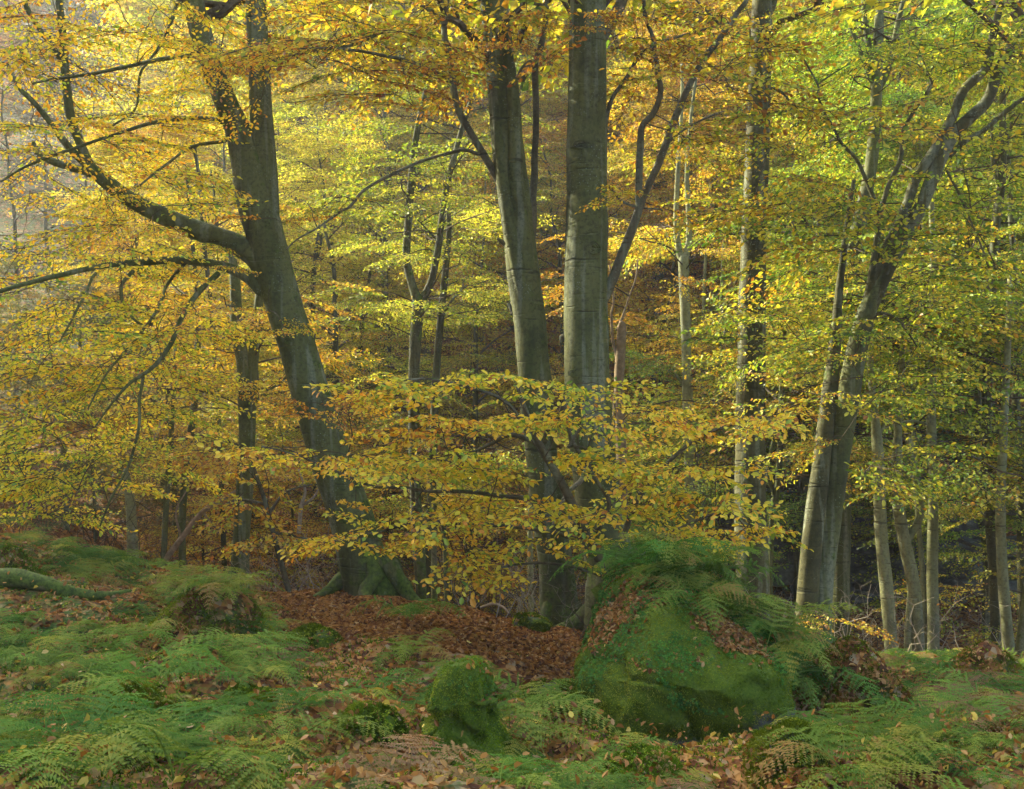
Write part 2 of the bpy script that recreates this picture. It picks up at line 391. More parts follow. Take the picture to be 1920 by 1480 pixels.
def make_spray(g, n_side=9, leaf=.072, tilt=.55, droop=.25, gap=.055, width=.62):
    """one flat beech spray, 1 m long along +X: twigs and leaves"""
    L = {'v6': [], 'v4': [], 'tw': Buf()}
    def twig(p0, ang, length, r, lvl):
        n = max(4, int(length / .09))
        t = np.linspace(0, 1, n)[:, None]
        bend = g.normal(0, .12)
        a = ang + bend * t[:, 0]
        step = length / (n - 1)
        pts = [np.array(p0, float)]
        for k in range(1, n):
            x = pts[-1]
            pts.append(x + step * np.array([math.cos(a[k]), math.sin(a[k]), -droop * (x[0] * .9 + lvl * .1) + g.normal(0, .05)]))
        pts = np.array(pts)
        tube(L['tw'], pts, np.linspace(r, r * .45, n), 3, cap=False)
        # leaves
        m = int(length / gap); side = 1
        for k in range(1, m + 1):
            f = k / m * (n - 1); i0 = min(int(f), n - 2); q = pts[i0] + (pts[i0 + 1] - pts[i0]) * (f - i0)
            aa = a[min(int(f), n - 1)]
            side = -side
            la = aa + side * g.uniform(.5, 1.1) if k < m else aa
            s = leaf * g.uniform(.5, 1.25)
            Rm = rotz(la) @ roty(g.normal(.22, tilt * .7)) @ rotx(g.normal(0, tilt))
            L['v6'].append((LEAF6 * s) @ Rm.T + q); L['v4'].append((LEAF4 * s) @ Rm.T + q)
        return pts, a
    pts, a = twig((0, 0, 0), 0, 1.0, .006, 0)
    side = 1 if g.random() < .5 else -1
    for k in range(n_side):
        f = .08 + .86 * k / n_side
        i0 = int(f * (len(pts) - 1)); side = -side
        ln = width * (1 - .62 * f) * g.uniform(.7, 1.1) * (0.6 + .4 * min(1, f * 4))
        p2, a2 = twig(pts[i0], a[i0] + side * g.uniform(.6, .95), ln, .0035, 1)
        if ln > .38:
            for s2 in (1, -1):
                i1 = int(len(p2) * g.uniform(.3, .6)); twig(p2[i1], a2[i1] + s2 * g.uniform(.5, .9), ln * .42, .002, 2)
    tw = L['tw']
    return dict(v6=np.array(L['v6']), v4=np.array(L['v4']), tv=np.vstack(tw.v), tq=np.vstack(tw.q))
gs = np.random.default_rng(21)
SPRAYS = [make_spray(gs, leaf=.060, gap=.047, n_side=10) for _ in range(8)]
SPRAYS_BIG = [make_spray(gs, n_side=9, leaf=.115, gap=.085, tilt=.6) for _ in range(6)]
SPRAYS_FAR = [make_spray(gs, n_side=7, leaf=.17, gap=.14, tilt=.7) for _ in range(6)]
SPRAYS_BARE = [make_spray(gs, n_side=8, leaf=.07, gap=.30, tilt=.8) for _ in range(4)]

def put_spray(buf, pos, az, pitch=0.0, roll=0.0, scale=1.0, lod=6, base=.5, var=.22, lib=None, g=rng, twigs=True, lm=1, tm=0):
    sp = (lib or SPRAYS)[g.integers(len(lib or SPRAYS))]
    Rm = rotz(az) @ roty(-pitch) @ rotx(roll) * scale
    if g.random() < .5: Rm = Rm @ np.diag([1, -1, 1])
    v = sp['v6'] if lod == 6 else sp['v4']
    n, k = v.shape[:2]
    w = (v.reshape(-1, 3) @ Rm.T) + pos
    q = (Q6 if lod == 6 else Q4)
    quads = (np.arange(n)[:, None, None] * k + q[None]).reshape(-1, 4)
    r = np.clip(base + g.normal(0, var, n), 0, 1)
    buf.add(w, quads, mat=lm, rnd=np.repeat(r, k))
    if twigs: buf.add(sp['tv'] @ Rm.T + pos, sp['tq'], mat=tm)

def branchlet(buf, a, b, r0=.012, r1=.005, sag=.1, g=rng, mat=0, k=4):
    a = np.asarray(a, float); b = np.asarray(b, float); L = np.linalg.norm(b - a)
    t = np.linspace(0, 1, max(5, int(L / .25)))[:, None]
    p = a + (b - a) * t + np.array([0, 0, 1]) * (np.sin(np.pi * t) * sag * L)
    p[1:-1] += g.normal(0, .022 * L, (len(p) - 2, 3))
    tube(buf, p, np.linspace(r0, r1, len(p)), k, mat=mat, cap=False)

# ------------------------------------------------------------------ generic forest trees (prototypes)
def proto_tree(seed, height, r0, start, spread, nlimb, nsub, lib, lod, scale, lean=.03, bare=False, stems=1, sc2=1.0):
    g = np.random.default_rng(seed)
    tb, cb = Buf(), Buf()
    for s in range(stems):
        n = 14
        t = np.linspace(0, 1, n)
        la = g.uniform(0, 2 * np.pi); lv = lean * (1 + s) * height
        w = np.cumsum(g.normal(0, .012 * height, (n, 2)), 0) * t[:, None]
        off = (np.array([np.cos(la), np.sin(la)]) * .35 * s)
        tp = np.stack([off[0] + w[:, 0] + np.cos(la) * lv * t ** 1.5, off[1] + w[:, 1] + np.sin(la) * lv * t ** 1.5, -.5 + t * (height + .5)], -1)
        tp = spline(tp, 3); tt = np.linspace(0, 1, len(tp))
        rad = r0 * (1 - .3 * s) * (1 - .93 * tt ** 1.15)
        rad = rad * (1 + .5 * np.exp(-tt * 25))
        tube(tb, tp, rad, 10, rough=.06, seed=seed + s)
        az = g.uniform(0, 6.28)
        for k in range(nlimb):
            f = start + (1 - start) * ((k + g.random()) / nlimb) ** .9
            f = min(f, .97)
            az += 2.4 + g.normal(0, .3)
            i0 = int(f * (len(tp) - 1)); p0 = tp[i0]
            ln = spread * (1 - .62 * ((f - start) / (1 - start)) ** 1.4) * g.uniform(.65, 1.15)
            el = .15 + .75 * f + g.normal(0, .12)
            m = 9; q = [p0]; a = az; e = el
            for _ in range(m - 1):
                a += g.normal(0, .13); e += g.normal(-.10, .07)
                q.append(q[-1] + ln / (m - 1) * np.array([np.cos(a) * np.cos(e), np.sin(a) * np.cos(e), np.sin(e)]))
            q = np.array(q)
            tube(cb, q, np.linspace(min(rad[i0] * .5, .02 + .012 * ln), .008, m), 5, cap=False)
            for u in range(nsub):
                h = .18 + .82 * (u + g.random()) / nsub
                i1 = min(int(h * (m - 1)), m - 2); p1 = q[i1] + (q[i1 + 1] - q[i1]) * g.random()
                sa = a + g.choice([-1, 1]) * g.uniform(.2, 1.1) if h < .93 else a
                sl = g.uniform(.1, .9) * (.35 + .2 * ln) if h < .93 else 0
                p2 = p1 + np.array([np.cos(sa), np.sin(sa), g.normal(.05, .25)]) * sl
                if sl > .15: branchlet(cb, p1, p2, .010, .005, .08, g, k=3)
                put_spray(cb, p2, sa + g.normal(0, .35), g.normal(-.05, .18), g.normal(0, .22), scale * g.uniform(.75, 1.25), lod,
                          base=.5 + .16 * np.sin(k * 1.7 + seed) + g.normal(0, .07), var=.17, lib=lib, g=g)
    return tb, cb
LOWM = ['limb', 'yellow']
protos = {}
def reg(name, **k):
    tb, cb = proto_tree(**k)
    protos[name] = (tb.mesh(name + '_trunk', [M['beech_dark']]), cb.mesh(name + '_crown', [M['twig'], M['yellow']], smooth=False))
reg('mid_a', seed=1, height=15, r0=.17, start=.2, spread=4.2, nlimb=26, nsub=18, lib=SPRAYS, lod=4, scale=1.2)
reg('mid_b', seed=2, height=18, r0=.22, start=.18, spread=4.8, nlimb=28, nsub=19, lib=SPRAYS, lod=4, scale=1.25)
reg('mid_c', seed=3, height=12, r0=.13, start=.14, spread=3.6, nlimb=24, nsub=15, lib=SPRAYS, lod=4, scale=1.15, lean=.07)
reg('mid_d', seed=4, height=14, r0=.12, start=.12, spread=3.4, nlimb=22, nsub=15, lib=SPRAYS, lod=4, scale=1.15, lean=.05, stems=2)
reg('low_a', seed=5, height=5, r0=.05, start=.04, spread=2.6, nlimb=16, nsub=12, lib=SPRAYS, lod=4, scale=1.0, lean=.1)
reg('low_b', seed=6, height=3.6, r0=.04, start=.02, spread=2.2, nlimb=14, nsub=10, lib=SPRAYS, lod=4, scale=.95, lean=.16)
reg('far_a', seed=8, height=16, r0=.2, start=.12, spread=5.0, nlimb=24, nsub=18, lib=SPRAYS_BIG, lod=4, scale=1.5)
reg('far_b', seed=9, height=19, r0=.24, start=.2, spread=5.4, nlimb=26, nsub=18, lib=SPRAYS_BIG, lod=4, scale=1.55)
reg('bare_a', seed=10, height=13, r0=.10, start=.15, spread=3.4, nlimb=22, nsub=8, lib=SPRAYS_BARE, lod=4, scale=1.5, lean=.05)

NAMES = {'yellow': 'yellow', 'lime': 'yellow-green', 'amber': 'amber', 'russet': 'rust-brown', 'gold': 'golden', 'dull': 'dull green'}
def place_tree(proto, x, y, mat, scale, label, group, rz=None, bark='beech_dark', cat='tree', name='beech_tree', g=rng):
    z = Hs(x, y)
    e = empty(name, (x, y, z - .05), label, cat, group)
    e.rotation_euler = (0, 0, g.uniform(0, 6.28) if rz is None else rz); e.scale = (scale,) * 3
    tm, cm = protos[proto]
    a = part('trunk', tm, e); b = part('crown', cm, e)
    a.material_slots[0].link = 'OBJECT'; a.material_slots[0].material = M[bark]
    b.material_slots[1].link = 'OBJECT'; b.material_slots[1].material = M[mat]
    return e
def U(px, d): return (px - 960) / F * d
# ------------------------------------------------------------------ trees traced one by one
def traced(name, label, d, trunk, limbs=(), regions=(), bark='beech', limb_bark=None, leaf='amber', lib=SPRAYS, lod=6, scale=1.0,
           auto=0, auto_from=0.3, auto_len=1.6, auto_scale=1.0, auto_lib=None, auto_base=.5, top=0, sides=22, flare=.0, rough=.05,
           group=None, cat='tree', k=0, twin=None, leaf_label=None, roots=0, top_from=0):
    g = np.random.default_rng(1000 + k)
    tr = np.array([list(P(q[0], q[1], q[3] if len(q) > 3 else d)) + [q[2] / 2 / F * (q[3] if len(q) > 3 else d)] for q in trunk])
    gz = Hs(tr[0, 0], tr[0, 1])
    if tr[0, 2] > gz + .1:
        dx = (tr[0] - tr[1]); f = (tr[0, 2] - gz + .25) / max(dx[2] * -1, .05); f = min(f, 1.0)
        b = tr[0].copy(); b[:2] += dx[:2] * f * .6; b[2] = gz - .45; b[3] = tr[0, 3] * 1.05
        tr = np.vstack([b, tr])
    if tr[0, 2] > gz - .4:
        dx = tr[0] - tr[1]; b = tr[0].copy(); b[:3] += dx[:3] / np.linalg.norm(dx[:3]) * .5; tr = np.vstack([b, tr])
    base = tr[1, :3].copy(); base[2] = Hs(base[0], base[1])
    e = empty(name, base, label, cat, group)
    sp = spline(tr, 10 if sides > 14 else 5)
    skel = [sp]
    tb = Buf(); tube(tb, sp[:, :3], np.maximum(sp[:, 3], .004), sides, rough=rough, flare=flare, seed=k)
    if twin:
        for tw in twin:
            t2 = spline(np.array([list(P(q[0], q[1], q[3] if len(q) > 3 else d)) + [q[2] / 2 / F * (q[3] if len(q) > 3 else d)] for q in tw]), 10)
            tube(tb, t2[:, :3], np.maximum(t2[:, 3], .004), sides, rough=rough, seed=k + 5); skel.append(t2)
    part('trunk', tb.mesh(name + '_trunk', [M[bark]], origin=base), e)
    lbk = M[limb_bark or bark]
    if roots:
        rb = Buf(); rr0 = tr[1, 3]; gr0 = np.random.default_rng(500 + k)
        for u in range(roots):
            a = u / roots * 6.283 + gr0.uniform(-.35, .35) + .4; L = rr0 * gr0.uniform(1.9, 3.4); tt = np.linspace(0, 1, 9)
            c0 = base + np.array([math.cos(a), math.sin(a), 0]) * rr0 * .55
            q = c0 + np.outer(tt * L, [math.cos(a + .3), math.sin(a + .3), 0]) + gr0.normal(0, .02, (9, 3)); gzz = H(q[:, 0], q[:, 1])
            q[:, 2] = gzz - .05 * tt + rr0 * 1.3 * (1 - tt) ** 3.2 - .02
            tube(rb, q, rr0 * np.linspace(.36, .04, 9), 9, rough=.25, seed=u)
        part('roots', rb.mesh(name + '_roots', [M[bark]], origin=base), e)
    for li, l in enumerate(limbs):
        a = np.array([list(P(q[0], q[1], q[3] if len(q) > 3 else d)) + [q[2] / 2 / F * (q[3] if len(q) > 3 else d)] for q in l])
        s = spline(a, 7)
        s[1:, :3] += (fbm(s[1:, :3] + k, 2.2, 2)[:, None] * np.array([.05, .05, .05])) * np.clip(1 - s[1:, 3:4] / .08, 0, 1)
        skel.append(s)
        lb = Buf(); tube(lb, s[:, :3], np.maximum(s[:, 3], .0035), 12 if s[0, 3] > .05 else 7, rough=.07, seed=li)
        part('limb', lb.mesh(name + '_limb', [lbk], origin=base), e)
    cb = Buf(); S = np.vstack(skel)[:, :3]; todo = []
    for rg in regions:
        cx, cy, rx, ry, n = rg[:5]; o = rg[5] if len(rg) > 5 else {}
        d0, d1 = o.get('d', (d - 1.6, d + 1.0)); sc = o.get('s', scale); bs = o.get('b', .5)
        for _ in range(n):
            for _t in range(20):
                a, b = g.uniform(-1, 1, 2)
                if a * a + b * b < 1: break
            pos = P(cx + a * rx, cy + b * ry, g.uniform(d0, d1)); todo.append((pos, o, sc, bs))
    if todo:
        mind = np.array([np.linalg.norm(S - t[0], axis=1).min() for t in todo])
        for ti in np.argsort(mind):
            pos, o, sc, bs = todo[ti]
            dist = np.linalg.norm(S - pos, axis=1); cand = np.where(dist < dist.min() * 1.15 + .12)[0]; nb = cand[g.integers(len(cand))]
            at = S[nb]; v = pos - at; az = math.atan2(v[1], v[0]) + g.normal(0, .5)
            if dist[nb] > .2:
                branchlet(cb, at, pos, .004 + .004 * dist[nb], .003, .07, g, k=4)
                S = np.vstack([S, at + v * np.linspace(.25, 1, max(3, int(dist[nb] / .2)))[:, None] + [0, 0, .03]])
            put_spray(cb, pos, az, g.normal(o.get('p', -.10), .16), g.normal(0, .25), sc * g.uniform(.75, 1.2), lod,
                      base=bs + g.normal(0, .07), var=o.get('v', .2), lib=o.get('lib', lib), g=g)
    S = np.vstack(skel)
    allp = S[S[:, 2] > gz + auto_from]
    if not len(allp): allp = S[-6:]
    for _ in range(auto):
        q = allp[g.integers(len(allp))]; az = g.uniform(0, 6.28); L = auto_len * g.uniform(.4, 1.2)
        tip = q[:3] + L * np.array([math.cos(az), math.sin(az), g.normal(.15, .2)])
        branchlet(cb, q[:3], tip, .006 + .006 * L, .004, .06, g, k=4)
        for u in range(3):
            p = q[:3] + (tip - q[:3]) * (.45 + .27 * u)
            put_spray(cb, p, az + g.normal(0, .6), g.normal(-.08, .15), g.normal(0, .22), auto_scale * g.uniform(.7, 1.15), lod if auto_lib is None else 4,
                      base=auto_base + g.normal(0, .08), var=.18, lib=auto_lib or lib, g=g)
    if top:   # the crown above the frame
        if top_from: sp = skel[top_from]
        for _ in range(top):
            az = g.uniform(0, 6.28); L = g.uniform(1, 4.5); q = sp[int(len(sp) * g.uniform(.72, 1)) - 1, :3]
            tip = q + L * np.array([math.cos(az), math.sin(az), g.uniform(.1, .7)])
            if tip[2] < 5.5: tip[2] = 5.5 + g.random()
            branchlet(cb, q, tip, .02 + .008 * L, .006, .08, g, k=4)
            for u in range(4):
                p = q + (tip - q) * (.3 + .23 * u) + g.normal(0, .25, 3)
                put_spray(cb, p, az + g.normal(0, .7), g.normal(0, .15), g.normal(0, .2), 1.3, 4, base=.5, var=.2, lib=SPRAYS_BIG, g=g)
    if cb.n: part('crown', cb.mesh(name + '_crown', [M['twig'], M[leaf]], smooth=False, origin=base), e, leaf_label)
    return e

# --- the five big beeches
traced('beech_tree', 'thick leaning beech that forks high and sends two arching limbs out to the left', 13.6,
  [(706, 1122, 104), (680, 1050, 90), (655, 960, 80), (626, 880, 77), (594, 780, 73), (560, 660, 70), (528, 560, 68), (505, 470, 70), (482, 385, 72), (468, 310, 66), (448, 250, 50), (418, 180, 42), (388, 100, 41), (362, 0, 39), (340, -150, 34), (300, -420, 26), (270, -800, 16)],
  [[(505, 400, 40), (497, 330, 48), (493, 260, 44), (489, 200, 42), (485, 100, 41), (480, 0, 38), (476, -200, 32), (490, -500, 22), (500, -900, 12)],
   [(505, 525, 46), (478, 480, 46), (435, 455, 41), (375, 434, 37), (305, 405, 33), (240, 372, 30), (192, 335, 27), (162, 308, 22)],
   [(175, 322, 20), (155, 280, 18), (132, 215, 17), (122, 130, 16), (117, 60, 15), (112, 0, 13), (105, -120, 10)],
   [(165, 312, 16), (125, 270, 14), (92, 228, 12), (62, 190, 10), (40, 165, 8), (10, 120, 5)],
   [(170, 325, 17), (130, 312, 15), (95, 300, 13), (72, 285, 10), (60, 268, 6)],
   [(122, 120, 12), (95, 85, 11), (65, 40, 10), (45, 0, 9), (20, -60, 7)],
   [(495, 548, 27), (468, 522, 24), (425, 502, 19), (370, 492, 16), (310, 488, 14, 13.2), (235, 494, 12, 12.9), (150, 506, 10, 12.6), (60, 530, 9, 12.3), (-20, 552, 8, 12), (-120, 580, 5, 12)],
   [(408, 514, 12), (375, 545, 11, 13.2), (345, 590, 10, 13), (322, 645, 9, 12.8), (285, 690, 8, 12.6), (240, 722, 6, 12.5), (200, 770, 4, 12.4), (180, 800, 3, 12.4)],
   [(268, 703, 7, 12.6), (264, 750, 6, 12.6), (262, 800, 6, 12.5), (240, 872, 5, 12.5), (205, 940, 4, 12.4), (190, 985, 3, 12.4)],
   [(345, 496, 7, 13.2), (318, 530, 6), (295, 580, 5, 13), (255, 635, 5, 12.8), (200, 700, 4, 12.7), (165, 765, 3, 12.6)],
   [(250, 508, 8, 12.9), (228, 535, 7, 12.8), (228, 575, 6, 12.8), (248, 600, 5, 12.8), (268, 612, 4, 12.8)],
   [(180, 512, 6, 12.6), (165, 545, 5, 12.5), (140, 590, 5, 12.4), (115, 640, 3, 12.4)],
   [(425, 232, 9), (400, 224, 8), (340, 222, 8), (280, 232, 7, 13.2), (200, 258, 6, 12.9), (120, 285, 6, 12.7), (50, 312, 5, 12.5), (0, 342, 4, 12.4)],
   [(372, 103, 10), (330, 106, 9), (285, 116, 8, 13.2), (210, 132, 7, 13), (140, 144, 6, 12.8), (60, 157, 4, 12.6)],
   [(340, -20, 8), (328, 20, 7), (310, 75, 6), (285, 110, 5), (262, 140, 5), (256, 180, 5), (248, 210, 4), (205, 240, 4)],
   [(500, 120, 8), (545, 105, 7), (600, 95, 6, 13), (660, 85, 5, 12.8), (720, 60, 4, 12.6)],
   [(455, 255, 9), (420, 265, 7), (360, 275, 6), (310, 310, 5, 12.9), (260, 350, 4, 12.7)]],
  [(150, 60, 190, 90, 16, dict(b=.62)), (330, 60, 130, 80, 12, dict(b=.6)), (430, 130, 80, 120, 14, dict(b=.62, s=.8)), (500, 60, 100, 70, 10, dict(b=.7, s=.8)),
   (80, 150, 120, 70, 9, dict(b=.66)), (200, 250, 140, 60, 10, dict(b=.62)), (60, 300, 90, 70, 8, dict(b=.6)), (330, 330, 80, 70, 8, dict(b=.55)),
   (230, 360, 60, 30, 6, dict(b=.6, s=.7)), (130, 470, 150, 40, 9, dict(b=.5)), (60, 560, 110, 50, 10, dict(b=.48)), (250, 440, 100, 30, 8, dict(b=.55)),
   (190, 610, 160, 50, 15, dict(b=.5)), (330, 590, 90, 50, 8, dict(b=.55)), (100, 690, 130, 50, 18, dict(b=.45)), (230, 700, 110, 40, 13, dict(b=.5)),
   (150, 790, 160, 45, 18, dict(b=.42)), (70, 860, 120, 50, 18, dict(b=.42)), (210, 870, 90, 45, 11, dict(b=.38)), (60, 930, 90, 50, 14, dict(b=.45)),
   (380, 480, 40, 60, 5, dict(s=.7, b=.65)), (510, 600, 40, 50, 4, dict(s=.6, b=.68, d=(12.6, 13.2))), (610, 765, 50, 20, 6, dict(s=.7, b=.9, d=(12.2, 13))),
   (470, 420, 60, 40, 3, dict(s=.6, b=.75)), (620, 60, 110, 70, 8, dict(b=.65)), (300, 480, 70, 40, 6, dict(s=.8))],
  bark='beech', limb_bark='beech', leaf='sapling', flare=.28, roots=5, top=14, sides=26, k=1)

traced('beech_tree', 'middle beech with pale folded seams down its trunk and a broken side snag', 13.2,
  [(1052, 1165, 78), (1042, 1060, 66), (1030, 960, 63), (1014, 840, 62), (1002, 690, 61), (992, 600, 61), (984, 540, 61), (974, 450, 60), (966, 380, 62), (955, 300, 60), (946, 200, 57), (936, 100, 55), (926, 0, 53), (915, -150, 48), (895, -450, 36), (880, -900, 18)],
  [[(962, 385, 20), (940, 345, 17), (922, 315, 15), (905, 285, 14), (880, 245, 13), (862, 215, 13), (850, 165, 13), (846, 120, 12), (836, 75, 12), (830, 45, 10), (812, 25, 8), (790, 10, 6)],
   [(852, 170, 10), (836, 148, 9), (800, 130, 8), (760, 115, 7, 13), (700, 102, 6, 12.8), (640, 95, 5, 12.6), (560, 92, 4, 12.4)],
   [(835, 45, 8), (836, 20, 8), (840, -20, 7), (842, -90, 6)],
   [(905, 290, 8), (872, 282, 7), (835, 290, 6), (785, 304, 6, 13), (722, 334, 6, 12.9), (682, 358, 6, 12.8), (660, 385, 5, 12.7), (640, 396, 5, 12.7), (595, 428, 4, 12.6), (556, 450, 3, 12.6), (535, 470, 3, 12.6)],
   [(984, 520, 20), (994, 460, 19), (1000, 400, 16), (1000, 330, 13), (1003, 250, 12), (1005, 190, 12), (1002, 130, 12), (1012, 90, 11), (1021, 50, 10), (1025, 0, 9), (1030, -90, 7)],
   [(975, 480, 14), (958, 468, 13), (943, 456, 9), (933, 447, 4)],
   [(975, 150, 20), (985, 128, 16), (994, 116, 9)],
   [(1020, 10, 6), (980, 2, 5), (930, -2, 4)],
   [(962, 590, 12), (957, 576, 9), (952, 570, 4)],
   [(1012, 850, 10), (1030, 800, 9, 12.6), (1052, 775, 8, 12), (1062, 720, 6, 11.8)]],
  [(700, 60, 150, 70, 12, dict(b=.66)), (820, 110, 120, 70, 12, dict(b=.66)), (640, 120, 90, 50, 8, dict(b=.68)), (900, 50, 90, 60, 9, dict(b=.72)), (760, 170, 80, 40, 5, dict(b=.72)),
   (940, 85, 50, 14, 5, dict(s=.6, b=.85, d=(12.2, 12.8))), (640, 380, 90, 40, 4, dict(s=.6)), (965, 468, 30, 10, 1, dict(s=.3)), (1010, 90, 50, 60, 3, dict(b=.8))],
  bark='beech', limb_bark='limb', leaf='gold', twin=[[(1003, 640, 30, 13.16), (992, 540, 32, 13.12), (981, 450, 32, 13.07), (968, 350, 30, 13.03), (966, 260, 27, 13.02), (960, 160, 23, 13.03), (944, 60, 19, 13.06), (928, -40, 14, 13.1)], [(990, 600, 24, 13.12), (968, 480, 30, 13.06), (950, 380, 26, 13.03), (936, 260, 20, 13.06), (925, 140, 14, 13.1)]],
  roots=6, top=12, sides=26, k=2, rough=.07)

traced('beech_tree', 'stoutest upright beech in the centre with a round eye-like branch scar', 12.6,
  [(1152, 1120, 112), (1146, 1060, 92), (1128, 980, 86), (1114, 880, 85), (1104, 760, 85), (1099, 640, 84), (1098, 520, 81), (1100, 420, 78), (1100, 300, 75), (1101, 150, 71), (1103, 0, 66), (1108, -200, 60), (1118, -600, 44), (1130, -1000, 22)],
  [[(1112, 100, 26), (1132, 62, 26), (1150, 32, 22), (1164, 8, 20), (1180, -40, 17), (1210, -140, 12)],
   [(1132, 560, 22), (1150, 520, 19), (1166, 480, 18), (1182, 438, 17), (1200, 385, 15), (1218, 345, 14), (1238, 300, 14), (1260, 235, 14), (1292, 160, 12), (1325, 105, 12), (1350, 72, 11), (1385, 20, 9), (1400, 0, 9), (1440, -80, 6)],
   [(1196, 395, 13), (1198, 345, 14), (1200, 285, 14), (1202, 240, 13), (1225, 212, 12), (1236, 175, 11), (1232, 130, 10), (1226, 75, 8), (1212, 30, 7), (1208, -30, 6)],
   [(1120, 600, 12), (1132, 520, 12), (1136, 430, 10), (1132, 370, 9), (1134, 300, 9), (1134, 235, 9), (1148, 185, 8), (1172, 150, 8), (1196, 110, 7), (1228, 82, 6), (1290, 64, 5), (1340, 50, 4)],
   [(1140, 350, 6), (1165, 378, 5), (1200, 392, 4), (1240, 395, 3)],
   [(1248, 270, 5), (1290, 240, 4), (1340, 215, 3)],
   [(1358, 60, 6), (1335, 30, 5), (1305, 0, 4)],
   [(1065, 640, 14), (1052, 634, 10), (1050, 646, 6)],
   [(1112, 850, 14), (1090, 900, 10, 12.1), (1060, 930, 8, 11.8), (1035, 990, 6, 11.6)]],
  [(1115, 48, 60, 10, 6, dict(s=.5, b=.8, d=(11.8, 12.2))), (1250, 60, 90, 60, 9, dict(b=.7)), (1330, 160, 90, 60, 9, dict(b=.66)), (1200, 120, 60, 60, 5, dict(b=.7)), (1290, 300, 70, 60, 5, dict(b=.65)), (1230, 380, 60, 30, 4, dict(b=.75, s=.7)), (1390, 60, 60, 50, 6, dict(b=.66))],
  bark='beech', limb_bark='limb', leaf='gold', flare=.2, roots=5, top=12, sides=28, k=3)

traced('beech_tree', 'straight dark beech right of centre, bare of low limbs, standing alone behind the boulder', 14.6,
  [(1412, 1150, 66), (1411, 1080, 62), (1408, 980, 60), (1406, 850, 56), (1408, 700, 53), (1411, 560, 50), (1414, 430, 47), (1418, 320, 45), (1423, 200, 43), (1426, 100, 41), (1429, 0, 37), (1434, -200, 32), (1440, -600, 22), (1445, -900, 10)],
  [[(1430, 170, 9), (1450, 166, 7), (1462, 170, 6), (1480, 185, 5), (1490, 222, 3)],
   [(1440, 30, 14), (1450, 10, 11), (1462, -30, 9)],
   [(1400, 430, 5), (1370, 440, 4), (1330, 420, 3)],
   [(1400, 640, 5), (1385, 630, 5), (1378, 640, 3)]],
  [(1410, 50, 70, 50, 10, dict(s=.8, b=.6)), (1430, 145, 40, 12, 4, dict(s=.6, b=.3)), (1400, 440, 40, 12, 3, dict(s=.5, b=.3)), (1380, 590, 70, 40, 6, dict(s=.8, b=.35)), (1400, 680, 60, 20, 4, dict(s=.7, b=.5)), (1480, 230, 60, 40, 4, dict(s=.8)), (1340, 380, 60, 60, 5)],
  bark='beech_dark', leaf='gold', flare=.1, roots=6, top=10, sides=24, k=4)

